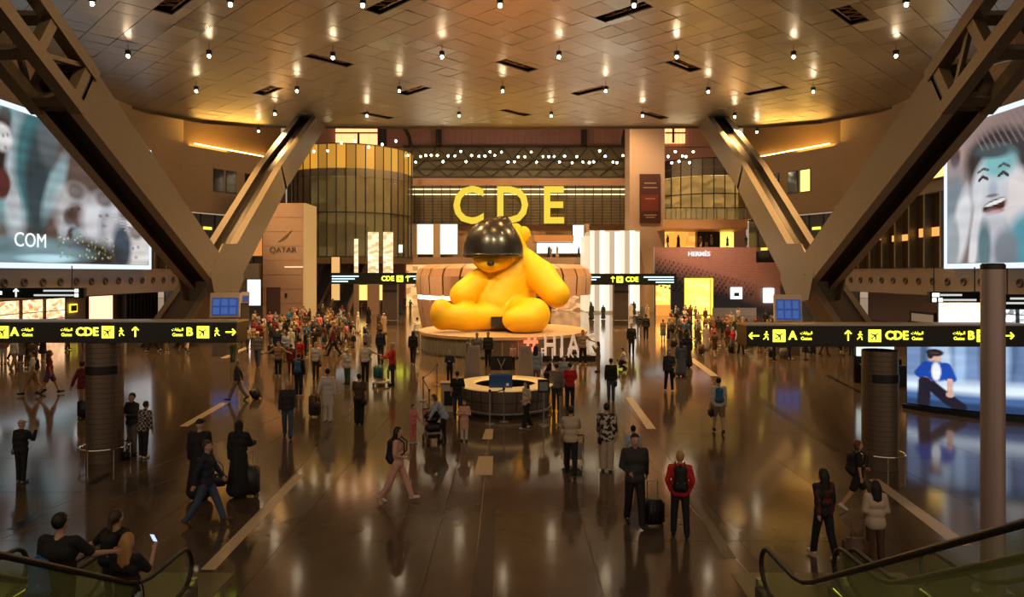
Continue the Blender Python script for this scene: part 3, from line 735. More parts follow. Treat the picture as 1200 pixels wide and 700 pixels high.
for x0 in (-11.2, 11.0): MB().box(x0-.4, x0+.4, 104.2, 105, 24.6, 28).build('post', m_dark, wb)
MB().box(-27, -19.5, 104.5, 104.9, 24.9, 28.6).build('orange_window', glow('orange window', (1, .42, .16), 1.0), wb)
MB().box(-27, -19.5, 104.2, 104.4, 26.6, 26.8).build('window_bar', m_dark, wb); MB().box(-23.6, -23.3, 104.2, 104.4, 24.9, 26.7).build('window_bar', m_dark, wb)
MB().box(-20.5, -19.2, 104.0, 104.8, 24.6, 28.6).build('post', m_dark, wb)
MB().box(23.4, 26.5, 104.5, 104.9, 25.2, 28.4).build('orange_window', glow('orange window', (1, .42, .16), 1.0), wb)
MB().box(23.4, 26.5, 104.2, 104.4, 26.6, 26.8).build('window_bar', m_dark, wb); MB().box(24.5, 24.8, 104.2, 104.4, 25.2, 28.4).build('window_bar', m_dark, wb)
# curved dark ribs rising beside the mauve wall
for sx in (-1, 1):
    q = [(sx*(19.2-3.8*math.sin(a)) if sx < 0 else 19.0-2.2*math.sin(a), 103.8, 24.4+4.4*math.cos(a)) for a in [k*math.pi/16 for k in range(9)]]
    MB().tube(q, .32, 6).build('arched_rib', m_dark, wb)
# the big yellow gate letters
g2 = P(1061, 0, 31); t = thing('glass_counter', 'dark counter with bright lit backdrop between the right round column and the curved screen', 'counter', (g2.x-.25, 32, 0))
MB().box(-1.0, .75, .8, .95, 1.3, 2.6).build('lit_backdrop', glow('cool shop light', (.75, .85, .8), .55), t); MB().box(-1.1, .85, .95, 1.05, 0, 2.75).build('back_panel', m_dark, t)
MB().box(-1.1, .8, -.3, .3, 0, .95).build('counter_body', mat('slate counter', (.05, .07, .09), .35), t); MB().box(-1.15, .85, -.35, .35, .95, 1.0).build('counter_top', m_steel, t)
for k in range(3): MB().box(-.8+k*.6, -.6+k*.6, -.1, .1, 1.0, 1.25).build('goods', m_black, t)
t = thing('gate_letters', 'giant yellow letters CDE on the far glazed wall', 'sign', (0, 104.1, 0))
m_cde = mat('letter yellow', (.2, .18, .02), .5, emit=(.80, .62, .05), es=.42)
for ch, px, sz in (('C', 549, 7.9), ('D', 600, 7.9), ('E', 648, 7.9)):
    text(ch, sz, m_cde, t, ((px-600)*104.1/800, 0, 15.35), 0, .1, .14, name='letter').scale = (.90, 1, 1)
# below the letters: bright windows, columns, mezzanine deck
def slab_thing(name, label, cat, m, x0, x1, y0, y1, z0, z1, kind=None):
    o = MB().box(x0, x1, y0, y1, z0, z1).build(name, m); 
    return tag(o, kind='structure') if kind else tag(o, label, cat)
deck = struct('trim_3', MB().box(-40, 40, 96, 112, 6.6, 7.5), mat('deck edge', (.40, .26, .17), .5))
MB().box(-16.6, 19, 106.5, 107, 7.5, 12.7).build('upper_shop_wall', mat('warm shop wall', (.55, .36, .22), .5, noise=.3, nscale=.4), wb)
MB().box(-38, 38, 109, 109.6, 0, 6.6).build('lower_far_wall', shopglow('far shop shelves', (.30, .11, .03), (1, .55, .2), .7, .75), wb)
def lit(name, label, px0, px1, py0, py1, d, col, s, cat='light panel', dd=.3):
    a = P(px0, py1, d); b = P(px1, py0, d); c = (a+b)/2
    t = thing(name, label, cat, (c.x, d, a.z)); w = b.x-a.x; h = b.z-a.z
    MB().box(-w/2, w/2, 0, dd, 0, h).build('panel', glow('%s light' % label[:30], col, s), t)
    MB().box(-w/2-.12, w/2+.12, .05, dd+.1, -.12, h+.12).build('frame', m_dark, t); return t
lit('bright_window', 'narrow bright white window left of the statue, the left one of two', 489, 508, 263, 298, 104, (1, .90, .66), 1.0, 'window')
lit('bright_window', 'narrow bright white window left of the statue, the right one of two', 516, 536, 263, 298, 104, (1, .90, .66), 1.0, 'window')
lit('light_fascia', 'long white lit fascia right of the statue head', 629, 671, 285, 297, 102.5, (1, .93, .8), 1.1)
lit('light_fascia', 'upright white lit end of the fascia right of the statue', 671.5, 684, 264, 297, 102.3, (1, .93, .8), 1.1)
b1 = tag(MB().box(3.2, 9.0, 99.5, 104.0, 9.9, 10.8).build('balcony', mat('orange soffit', (.62, .33, .15), .5)), 'orange lit balcony edge right of the statue above the white fascia', 'balcony')
for px0, px1, lab in ((475, 489, 'pale square column at the left end of the far upper shops'), (508, 516, 'slim pale column between the two bright windows'), (684, 690, 'slim pale column right of the white fascia')):
    a = P(px0, 300, 103.6); b = P(px1, 262, 103.6)
    tag(MB().box(a.x, b.x, 103, 104.2, 7.5, 12.7).build('column', mat('tan column', (.50, .36, .24), .5)), lab, 'column')
# white glowing shop box
x0, x1 = P(691, 0, 90).x, P(750, 0, 90).x
t = thing('glowing_pavilion', 'tall glowing white shop box beside the pale pillar', 'shop', ((x0+x1)/2, 90, 0))
W2 = (x1-x0)/2
MB().box(-W2, W2, .2, 6, 0, 10.9).build('body', mat('white shop body', (.8, .75, .66), .4), t)
for k in range(10):
    m_ = glow('pavilion light %d' % (k % 3), [(1, .90, .70), (1, .74, .48), (1, .97, .88)][k % 3], [.50, .30, .72][k % 3])
    MB().box(-W2+k*2*W2/10+.03, -W2+(k+1)*2*W2/10-.03, 0, .2, .3, 10.9-.2*(k % 2)).build('glow_panel', m_, t)
MB().box(-W2-.6, -W2, .4, 6, .2, 10.2).build('side_panel', glow('pavilion side light', (1, .78, .5), .45), t)
# pale pillar with red banner
x0, x1 = P(738, 0, 92).x, P(779, 0, 92).x
t = thing('pillar', 'tall pale pillar with a dark red banner right of the far wall', 'column', ((x0+x1)/2, 94, 0)); W2 = (x1-x0)/2
MB().box(-W2, W2, -2, 2, 0, 27.5).build('shaft', mat('mauve pale pillar', (.42, .31, .26), .5), t)
for k in range(3): MB().box(-W2+.2+k*.33, -W2+.3+k*.33, -2.06, -2, 0, 27.5).build('groove_rib', m_stone, t)
bx = P(761.5, 0, 92).x-(x0+x1)/2
bn = MB().box(bx-1.4, bx+1.35, -2.25, -2.02, 12, 18.6).build('banner', mat('dark red banner', (.05, .012, .01), .5), t)
MB().box(bx-1.2, bx+1.15, -2.28, -2.25, 13.6, 15.8).build('banner_field', mat('red field', (.13, .02, .015), .5), bn)
for zz, w_ in ((17.3, 1.6), (16.7, 1.9), (15.2, 1.3), (13.0, 1.7), (12.7, 1.2)): MB().box(bx-w_/2, bx+w_/2, -2.3, -2.27, zz, zz+.14).build('print_line', mat('banner print', (.3, .2, .18), .6), bn)

# glazed drums
def drum(label, cx, cy, R, zb, zt, zs, a0, a1, n, cat='facade'):
    t = thing('glazed_drum', label, cat, (cx, cy, 0))
    for k in range(n):
        aa, ab = math.radians(a0+(a1-a0)*k/n), math.radians(a0+(a1-a0)*(k+1)/n)
        up = MB(); lo = MB(); mid = MB()
        def wall(mb, r, z0, z1):
            mb.add([(r*math.cos(aa+.004), r*math.sin(aa+.004), z0), (r*math.cos(ab-.004), r*math.sin(ab-.004), z0), (r*math.cos(ab-.004), r*math.sin(ab-.004), z1), (r*math.cos(aa+.004), r*math.sin(aa+.004), z1),
                    ((r-.15)*math.cos(aa), (r-.15)*math.sin(aa), z0), ((r-.15)*math.cos(ab), (r-.15)*math.sin(ab), z0), ((r-.15)*math.cos(ab), (r-.15)*math.sin(ab), z1), ((r-.15)*math.cos(aa), (r-.15)*math.sin(aa), z1)],
                   [(0, 1, 2, 3), (7, 6, 5, 4), (0, 3, 7, 4), (1, 5, 6, 2), (3, 2, 6, 7), (0, 4, 5, 1)])
        g = (.5, .75, 1.0, 1.25)[(k*5+k//3) % 4]
        wall(up, R, zs, zt); up.build('golden_panel', glow('golden panel %.2f' % g, (1, .44, .04), .36*g), t)
        wall(mid, R, zs-1.1, zs-.06); mid.build('band_panel', mat('grey band', (.14, .12, .09), .4), t)
        wall(lo, R, zb, zs-1.16); lo.build('glass_panel', m_drum, t)
        MB().tube([((R+.08)*math.cos(aa), (R+.08)*math.sin(aa), zb), ((R+.08)*math.cos(aa), (R+.08)*math.sin(aa), zt)], .07, 4).build('mullion', m_dark, t)
    for zz in (zb, (zb+zs)/2, zt): MB().lathe([(R-.1, zz-.06), (R+.12, zz-.06), (R+.12, zz+.06), (R-.1, zz+.06)], n*2, a0=math.radians(a0), a1=math.radians(a1)).build('ring', m_dark, t)
    return t
m_drum = mat('olive drum glass', (.20, .17, .09), .12, alpha=.55)
dl = drum('curved glazed drum with a golden band at the far left', -22.6, 96.5, 8.6, 7.4, 22.0, 18.9, 180, 360, 22)
MB().lathe([(5.6, 7.5), (5.6, 21.5)], 24, a0=math.radians(190), a1=math.radians(350)).build('inner_wall', shopglow('drum inner wall', (.10, .07, .02), (.42, .28, .09), .5, .22), dl)
dr_ = drum('curved glazed drum above the brick patterned store, right', 27.8, 98.5, 8.0, 12.3, 20.6, 19.4, 180, 345, 16)
for o_ in list(dr_.children):
    if o_.name.startswith('golden_panel'): o_.data.materials[0] = mat('grey band', (.14, .12, .09), .4)
MB().lathe([(6.6, 12.3), (6.6, 19)], 24, a0=math.radians(190), a1=math.radians(350)).build('inner_wall', shopglow('drum amber wall', (.35, .2, .05), (1, .55, .14), .9, .6), dr_)
# chandelier like display columns inside the left drum and ground level shops
m_spark = shopglow('sparkling display', (.55, .33, .12), (1, .85, .55), .75, 1.2)
for k, (px0, px1, py0) in enumerate(((431, 443, 272), (449, 460, 272), (415, 419, 280))):
    a = P(px0, 325, 87.4); b = P(px1, py0, 87.4); t = thing('display_tower', ['sparkling lit display tower left of the far wall, wide left one', 'sparkling lit display tower left of the far wall, right one', 'slim lit display strip beside the escalators'][k], 'display', ((a.x+b.x)/2, 87.6, 0))
    MB().box(-(b.x-a.x)/2, (b.x-a.x)/2, -.2, .2, 5.1, b.z).build('lit_core', m_spark, t); MB().box(-(b.x-a.x)/2-.08, (b.x-a.x)/2+.08, -.12, .35, 0, 5.1).build('base', m_stone, t)
# left stone block with a relief mark
x0, x1 = P(308, 0, 81).x, P(355, 0, 81).x
t = thing('stone_tower', 'large pink beige stone block with a swoosh and faint lettering beside the escalators', 'kiosk', ((x0+x1)/2, 83, 0)); W2 = (x1-x0)/2
MB().box(-W2, W2, -2, 2.6, 0, 13.6).build('body', m_stone, t)
for k in range(1, 8): MB().box(-W2-.01, W2+.02, -2.03, 2.6, k*1.7-.02, k*1.7+.02).build('joint', mat('stone joint', (.28, .18, .13), .6), t)
MB().box(W2, W2+.3, -1.9, 2.6, 0, 13.6).build('painted_lit_side', glow('tower side painted light', (1, .52, .16), .24), t)  # glowing slab imitates gold light falling on the stone side
MB().add([(-.7, -2.05, 8.9), (-.3, -2.05, 9.2), (1.2, -2.05, 10.5), (.5, -2.05, 9.5), (0, -2.05, 9.1)], [(0, 1, 2, 3, 4)]).build('swoosh', mat('relief brown', (.16, .09, .06), .5), t)
text('QATAR', .95, mat('relief brown', (.16, .09, .06), .5), t, (0, -2.06, 8.0), 0, .02)
MB().box(-1.9, -.3, -2.1, -1.95, .4, 3.6).build('door_panel', mat('dark maroon door', (.08, .04, .035), .4), t)
MB().box(.25, .5, -2.1, -2.0, 2.4, 2.9).build('small_sign', m_black, t)
MB().box(-W2+2.6, W2, -2.06, -2.0, 5.95, 6.05).build('light_slit', glow('slit', (1, .5, .3), 1.0), t)
# white light panel and shop bits left of the stone block
lit('lightbox', 'bright white lit panel left of the stone block', 290, 305, 328, 358, 80, (.95, .95, 1), 1.1)
lit('orange_shop_front', 'small orange lit shop opening behind the left column', 291, 307, 265, 300, 84, (1, .35, .08), .35, 'shop')
slab_thing('bulkhead_panel', '', '', m_bulk, -33, -29.9, 80.5, 82, 4.6, 6.4, kind=1)
bpy.data.objects['bulkhead_panel'].name = 'trim_4'

# far escalators
def far_escalator(px0, px1, label):
    a, b = P(px0, 0, 96).x, P(px1, 0, 96).x
    t = thing('escalator', label, 'escalator', ((a+b)/2, 92, 0)); W2 = (b-a)/2; n = 24; ms = mat('escalator step steel', (.12, .12, .15), .45, .3)
    stp = MB().box(-W2+.2, W2-.2, 0, .62, -.45, 0).mesh('step', ms)
    for k in range(n): obj('step', stp, t, (0, k*.5, .31*(k+1)))
    mt = mat('escalator balustrade', (.30, .24, .2), .4, .4)
    for s in (-1, 1):
        mb = MB(); x0 = s*W2
        mb.add([(x0-.12, -1.5, 0), (x0+.12, -1.5, 0), (x0+.12, 12, 7.4), (x0-.12, 12, 7.4), (x0-.12, -1.5, 1.0), (x0+.12, -1.5, 1.0), (x0+.12, 12, 8.5), (x0-.12, 12, 8.5)],
               [(0, 1, 5, 4), (4, 5, 6, 7), (1, 2, 6, 5), (3, 0, 4, 7), (2, 3, 7, 6)])
        mb.build('balustrade', mt, t)
    return t
far_escalator(366.5, 387.5, 'far escalator climbing beside the stone block'); far_escalator(399, 419, 'far escalator right of the one beside the stone block')
lit('orange_wall_panel', 'golden lit wall panel between the two far escalators', 388.5, 398, 300, 352, 92, (1, .55, .18), .42, 'wall panel')
lit('yellow_shop_front', 'yellow lit shop opening beyond the far escalators', 421, 448, 334, 352, 93, (1, .62, .16), .75, 'shop')
lit('yellow_shop_front', 'small yellow square lamp panel left of the bright windows', 466.5, 471.5, 287, 296, 92, (1, .9, .4), 1.4, 'shop')

# store with brick patterned facade
t = thing('store', 'store with pink to dark blue brick patterned facade and yellow doorway', 'shop', (24.2, 85, 0))
m_brick = bpy.data.materials.new('graded glass brick'); m_brick.use_nodes = True; nt = m_brick.node_tree; b = nt.nodes['Principled BSDF']
tc = nt.nodes.new('ShaderNodeTexCoord'); sp = nt.nodes.new('ShaderNodeSeparateXYZ'); br = nt.nodes.new('ShaderNodeTexBrick')
cmb = nt.nodes.new('ShaderNodeCombineXYZ'); nt.links.new(tc.outputs['Object'], sp.inputs[0]); nt.links.new(sp.outputs[0], cmb.inputs[0]); nt.links.new(sp.outputs[2], cmb.inputs[1])
nt.links.new(cmb.outputs[0], br.inputs['Vector']); br.inputs['Scale'].default_value = 1.6; br.inputs['Color1'].default_value = (.62, .32, .27, 1); br.inputs['Color2'].default_value = (.52, .27, .24, 1); br.inputs['Mortar'].default_value = (.25, .14, .13, 1)
ma = nt.nodes.new('ShaderNodeMath'); ma.operation = 'MULTIPLY_ADD'; ma.inputs[1].default_value = .33; nt.links.new(sp.outputs[0], ma.inputs[0]); nt.links.new(sp.outputs[2], ma.inputs[2])
mr = nt.nodes.new('ShaderNodeMapRange'); mr.inputs[1].default_value = 3.0; mr.inputs[2].default_value = 6.0; nt.links.new(ma.outputs[0], mr.inputs[0])
mx = nt.nodes.new('ShaderNodeMix'); mx.data_type = 'RGBA'; mx.inputs[6].default_value = (.018, .025, .05, 1); nt.links.new(mr.outputs[0], mx.inputs[0]); nt.links.new(br.outputs[0], mx.inputs[7])
nt.links.new(mx.outputs[2], b.inputs['Base Color']); b.inputs['Roughness'].default_value = .35
lx = lambda px, d=85: (px-600)*d/800-24.2
fw = MB()
X = [lx(767), lx(768.5), lx(786), lx(803), lx(834.5), lx(856), lx(869.5), lx(886)]
fw.box(X[0], X[7], 0, .5, 4.55, 8.5); fw.box(X[0], X[1], 0, .5, 0, 4.6); fw.box(X[2], X[3], 0, .5, 0, 4.6); fw.box(X[4], X[7], 0, .5, 0, 4.6)
fw.build('brick_facade', m_brick, t)
fw = MB(); fw.box(lx(886), lx(914), -.2, .3, 3.6, 6.6); fw.box(lx(886), lx(914), -.1, .3, 0, 3.6); fw.build('low_facade', m_brick, t)
cells = MB(); mbk = mat('dark pierced brick', (.02, .022, .035), .3)
for rI in range(9):
    for cI in range(24):
        xx = lx(770)+cI*.52+(.26 if rI % 2 else 0); zz = 7.2-rI*.42-(xx-lx(770))*.28
        if zz < 2.4 or (X[3]-.2 < xx < X[4]+.2 and zz < 4.8) or xx > lx(884) or (X[5]-.4 < xx < X[6]+.3 and zz < 3.9): continue
        s_ = .05+.022*rI; cells.add([(xx-s_, -.02, zz-.13), (xx+s_, -.02, zz-.13), (xx, -.02, zz+.14), (xx, -.16, zz-.03)], [(0, 1, 3), (1, 2, 3), (2, 0, 3)])
tag(cells.build('pierced_brick', mbk, t), kind='stuff')
text('HERMÈS', .78, glow('store sign white', (1, .85, .8), .6), t, (lx(819), -.12, P(0, 298, 85).z), 0, .05, .015)
MB().box(X[3]+.05, X[4]-.05, .8, 1.2, .1, 4.5).build('lit_interior', shopglow('golden store interior', (1, .42, .03), (1, .75, .12), 1.5, .9), t)
fr = MB(); fr.box(X[3]-.1, X[3]+.05, -.1, .5, 0, 4.65); fr.box(X[4]-.05, X[4]+.1, -.1, .5, 0, 4.65); fr.box(X[3], X[4], -.1, .5, 4.5, 4.65); fr.build('door_frame', glow('gold frame', (1, .6, .05), .9), t)
MB().box(X[1], X[2], .3, .6, 1.3, 4.6).build('window_display', shopglow('amber display window', (1, .30, .04), (1, .55, .12), 1.3, .8), t)
MB().box(X[1], X[2], .1, .6, 0, 1.3).build('window_plinth', glow('amber plinth', (1, .35, .05), .5), t)
w_ = MB().box(X[5], X[6], -.06, .2, 2.05, 3.5).build('display_window', glow('white display', (.9, .95, .95), 1.1), t)
MB().box((X[5]+X[6])/2-.3, (X[5]+X[6])/2+.3, -.25, -.06, 2.4, 2.85).build('handbag', mat('bag dark', (.03, .02, .02), .5), w_)
MB().box(lx(894), lx(906), -.3, -.1, 1.6, 3.4).build('display_window', glow('white display', (.9, .95, .95), 1.1), t)
MB().box(lx(834.5), lx(886), -.12, 0, 0, .95).build('base_band', m_steel, t)
# upper shops above the store
t = thing('upper_gallery', 'balcony gallery with orange lit shops above the brick patterned store', 'balcony', (24.5, 86, 8.5))
gx = lambda px, d=88: (px-600)*d/800-24.5
MB().box(gx(778), gx(885), 0, 14, -.5, 0).build('deck', mat('deck edge', (.40, .26, .17), .5), t)
MB().box(gx(778), gx(876), 2.0, 2.4, 2.5, 3.7).build('fascia', mat('orange fascia', (.72, .42, .20), .5), t)
MB().box(gx(778), gx(876), 2.0, 16, 2.45, 2.55).build('soffit', mat('orange fascia', (.72, .42, .20), .5), t)
MB().box(gx(778), gx(876), 8, 8.2, 0, 2.5).build('shop_wall', shopglow('upper shop shelves', (.30, .10, .02), (1, .45, .08), .9, .7), t)
MB().box(gx(861), gx(874), 6.8, 7.9, .1, 2.3).build('lit_booth', glow('booth yellow', (1, .62, .08), 1.2), t)
MB().box(gx(829), gx(857), 6.8, 7.9, 0, 2.4).build('dark_shopfront', m_dark, t)
MB().box(gx(794), gx(815), 6.8, 7.9, .1, 2.3).build('amber_shopfront', glow('booth amber', (1, .40, .05), .55), t)
for k in range(9):
    xx = gx(780)+k*1.32; rl = MB(); rl.box(xx, xx+.06, 2.1, 2.16, 3.7, 5.2); rl.build('rail_post', m_dark, t)
    if k < 8: MB().box(xx+.08, xx+1.3, 2.1, 2.14, 3.8, 5.1).build('glass_panel', m_glass, t)
MB().box(gx(780), gx(876), 2.08, 2.2, 5.15, 5.25).build('handrail', m_dark, t)
# far downlights clustered under the atrium lattice
mbul = MB().ball((0, 0, 0), .15, 8, 5).mesh('bulb', glow('far bulb', (1, .8, .5), 14), True)
srod = MB().tube([(0, 0, .1), (0, 0, .9)], .02, 4).mesh('rod', m_dark)
for k in range(54):
    px = 479+6.8*k+g_.uniform(-1.5, 1.5) if k < 38 else 783+(k-38)*4.2 if k < 46 else 352+(k-46)*16
    py = g_.choice([178, 183, 183, 190, 190]) + g_.uniform(-1, 1)
    if k >= 46: py = g_.uniform(165, 200)
    t = thing('atrium_downlight', 'tiny warm downlight in the cluster under the far lattice truss', 'ceiling lamp', P(px, py, 87 if 46 > k >= 38 else g_.uniform(88, 101) if k < 46 else 85), group='tiny downlights in the far atrium')
    obj('bulb', mbul, t); MB().tube([(0, 0, .1), (0, 0, (29.2 if t.location.y > 78.8 else 22.0)-t.location.z)], .012, 4).build('rod', m_dark, t)

# ---- round pavilion behind the statue
t = thing('round_pavilion', 'large round copper pink pavilion behind the yellow statue', 'kiosk', (-.8, 66.5, 0))
mpp = mat('copper pink cladding', (.48, .29, .20), .4, .25)
for k in range(28):
    a0_, a1_ = 2*math.pi*k/28+.01, 2*math.pi*(k+1)/28-.01
    q = MB()
    if 4 <= k <= 21: q.lathe([(7.9, .0), (8.2, 1.6), (8.4, 2.9)], 2, a0=a0_, a1=a1_)
    q.lathe([(8.4, 3.25), (8.5, 5.0), (8.2, 5.7), (7.3, 6.1)], 2, a0=a0_, a1=a1_); q.build('cladding_panel', mpp, t)
MB().lathe([(8.3, 2.85), (8.3, 3.3)], 40, a0=math.radians(52), a1=math.radians(283)).build('light_slot', glow('slot light', (1, .82, .6), 1.6), t)
MB().lathe([(7.8, 0), (7.8, 3.3)], 40, a0=math.radians(52), a1=math.radians(283)).build('inner_wall', mat('copper pink roof', (.55, .32, .22), .5), t)
MB().lathe([(0, 3.3), (8.35, 3.3), (7.8, 5.8), (7.3, 6.08), (0, 6.15)], 48).build('core', mat('copper pink roof', (.55, .32, .22), .5), t)
# mezzanine level partitions in the middle distance, under the deck
t = thing('far_counter', 'long dark counter and shelves under the far deck right of the statue', 'counter', (8.3, 97, 0))
MB().box(-4, 4.2, 0, 1, 0, 5.2).build('body', shopglow('far counter goods', (.16, .06, .02), (.8, .4, .15), .8, 1.2), t)
MB().box(-4.1, 4.3, -.1, 1.1, 5.2, 5.5).build('top', m_stone, t)

# ================================================================= PORTALS WITH GATE SIGNS
def arabic(s): return s
AR = '\uFE95\uFE8E\uFE91\uFE8D\uFEEE\uFE92\uFEDF\uFE8D'
def plane_icon(parent, loc, s, m, back):
    x, z = loc[0], loc[2]
    b_ = MB().box(x-s/2, x+s/2, loc[1]-.012, loc[1], z-s/2, z+s/2).build('icon_panel', m, parent)
    M_ = Matrix.Translation((x, loc[1]-.02, z)) @ Matrix.Rotation(math.radians(-40), 4, 'Y') @ Matrix.Scale(s, 4)
    q = MB(); Y = 0
    for poly in ([(-.36, -.035), (.30, -.05), (.40, 0), (.30, .05), (-.36, .035)], [(.12, .03), (-.12, .36), (-.20, .36), (-.06, .03)], [(.12, -.03), (-.12, -.36), (-.20, -.36), (-.06, -.03)],
                 [(-.26, .02), (-.36, .15), (-.42, .15), (-.36, .02)], [(-.26, -.02), (-.36, -.15), (-.42, -.15), (-.36, -.02)]):
        q.add([M_ @ Vector((a, 0, c)) for a, c in poly], [tuple(range(len(poly)))])
    q.build('plane_symbol', back, b_)
def arrow(parent, loc, s, m, ang):
    M_ = Matrix.Translation(loc) @ Matrix.Rotation(math.radians(-ang), 4, 'Y') @ Matrix.Scale(s, 4)
    q = MB(); q.box(-.45, .42, -.02, .02, -.055, .055, M_)
    for sg in (-1, 1):
        q.box(-.42, 0, -.02, .02, -.055, .055, M_ @ Matrix.Translation((.47, 0, 0)) @ Matrix.Rotation(math.radians(45*sg), 4, 'Y'))
    q.build('arrow', m, parent)
def walker(parent, loc, s, m, flip=1):
    M_ = Matrix.Translation(loc) @ Matrix.Diagonal((flip*s, s, s, 1))
    q = MB(); q.ball(M_ @ Vector((.03, 0, .38)), .085*s, 8, 5)
    for a, b, r in (((0, 0, .26), (-.02, 0, 0), .075), ((-.02, 0, 0), (.16, 0, -.2), .05), ((.16, 0, -.2), (.18, 0, -.42), .045), ((-.02, 0, 0), (-.12, 0, -.22), .05), ((-.12, 0, -.22), (-.3, 0, -.36), .045),
                    ((0, 0, .24), (.2, 0, .08), .04), ((0, 0, .24), (-.2, 0, .1), .04)):
        q.tube([M_ @ Vector(a), M_ @ Vector(b)], r*s, 6)
    q.build('walker_symbol', m, parent)
def gates_text(parent, x, y, z, s):
    text(AR, .105*s, m_y, parent, (x, y, z+.07*s), 0, .003, 0); text('Gates', .125*s, m_y, parent, (x, y, z-.075*s), 0, .003, 0)
def portal(xc, d, half, zlo, zhi, label, items, small=False, rad=.46):
    t = thing('gate_sign', label, 'sign', (xc, d, 0))
    dp = .16
    q = MB().box(-half, half, -dp-rad*.0-.30, .30, zlo, zhi).build('sign_box', mat('sign black', (.006, .009, .003), .35), t)
    MB().box(-half-.02, half+.02, -.34-dp*0-.14, .34, zhi, zhi+.04).build('top_trim', m_steel, t)
    MB().box(-half-.02, half+.02, -.34-.14, .34, zlo-.03, zlo).build('bottom_trim', m_dark, t)
    return t, -dp-.31
def post(xc, d, rad, zt, label, rail=True):
    t = thing('service_column', label, 'column', (xc, d, 0)); n = 24; hgt = zt/n
    ring = MB().lathe([(rad-.006, .0), (rad, .004), (rad, hgt-.009), (rad-.006, hgt-.005)], 40).mesh('cladding_ring', mat('bronze ring cladding', (.20, .155, .115), .42, .5))
    for k in range(n): obj('cladding_ring', ring, t, (0, 0, k*hgt))
    MB().lathe([(rad-.007, 0), (rad-.007, zt)], 32).build('core', m_dark, t)
    MB().lathe([(rad+.012, zt*.735), (rad+.02, zt*.74), (rad+.02, zt*.80), (rad+.012, zt*.805)], 24, a0=math.radians(-140), a1=math.radians(-20)).build('display_band', m_black, t)
    if rail:
        rr = rad+.16; MB().tube([(rr*math.cos(a), rr*math.sin(a), .42) for a in [math.radians(180+k*12) for k in range(31)]], .025, 6).build('bumper_rail', m_chrome, t)
        for k in range(6):
            a = math.radians(200+k*60); MB().tube([(rr*math.cos(a), rr*math.sin(a), 0), (rr*math.cos(a), rr*math.sin(a), .42)], .018, 6).build('rail_leg', m_chrome, t)
    return t
# left near portal
dL = 19.3; xc = (123-600)*dL/800
post(xc, dL, .47, 3.36, 'bronze clad round column under the left gate sign')
zlo, zhi = P(0, 400, dL-.3).z, P(0, 377.5, dL-.3).z; zm = (zlo+zhi)/2; s = zhi-zlo
tL, yf = portal(xc, dL, 162*dL/800, zlo, zhi, 'long black overhead sign with yellow A, CDE and B, left side', None)
U = lambda px: (px-600)*(dL+yf)/800 - xc
def letters(t, u, y, z, w): text(w, s*.60, m_y, t, (u, y, z), 0, .006, .008)
for k in range(2): 
    pass
plane_icon(tL, (U(3), yf, zm), s*.62, m_y2, m_black); letters(tL, U(17), yf, zm, 'A'); gates_text(tL, U(32), yf, zm, 1)
gates_text(tL, U(78), yf, zm, 1); letters(tL, U(102), yf, zm, 'CDE'); plane_icon(tL, (U(126.5), yf, zm), s*.62, m_y2, m_black); walker(tL, (U(142), yf, zm), s*.5, m_y, -1); arrow(tL, (U(158.5), yf, zm), s*.55, m_y, 90)
gates_text(tL, U(208), yf, zm, 1); letters(tL, U(222), yf, zm, 'B'); plane_icon(tL, (U(238), yf, zm), s*.62, m_y2, m_black); walker(tL, (U(254), yf, zm), s*.5, m_y, -1); arrow(tL, (U(270), yf, zm), s*.55, m_y, 0)
# right near portal
dR = 18.6; xr = (1031-600)*dR/800
post(xr, dR, .45, 3.2, 'bronze clad round column under the right gate sign')
zlo, zhi = P(0, 404.5, dR-.3).z, P(0, 381.5, dR-.3).z; zm = (zlo+zhi)/2; s = zhi-zlo
tR, yf = portal(xr, dR, 163*dR/800, zlo, zhi, 'long black overhead sign with yellow A, CDE and B, right side', None)
U = lambda px: (px-600)*(dR+yf)/800 - xr
arrow(tR, (U(884), yf, zm), s*.55, m_y, 180); walker(tR, (U(898), yf, zm), s*.5, m_y, 1); plane_icon(tR, (U(913), yf, zm), s*.62, m_y2, m_black); letters(tR, U(929), yf, zm, 'A'); gates_text(tR, U(945), yf, zm, 1)
arrow(tR, (U(994), yf, zm), s*.55, m_y, 90); walker(tR, (U(1008), yf, zm), s*.5, m_y, 1); plane_icon(tR, (U(1025), yf, zm), s*.62, m_y2, m_black); letters(tR, U(1051), yf, zm, 'CDE'); gates_text(tR, U(1075), yf, zm, 1)
gates_text(tR, U(1124), yf, zm, 1); letters(tR, U(1138), yf, zm, 'B'); plane_icon(tR, (U(1152), yf, zm), s*.62, m_y2, m_black); walker(tR, (U(1166), yf, zm), s*.5, m_y, 1); arrow(tR, (U(1182), yf, zm), s*.55, m_y, 0)
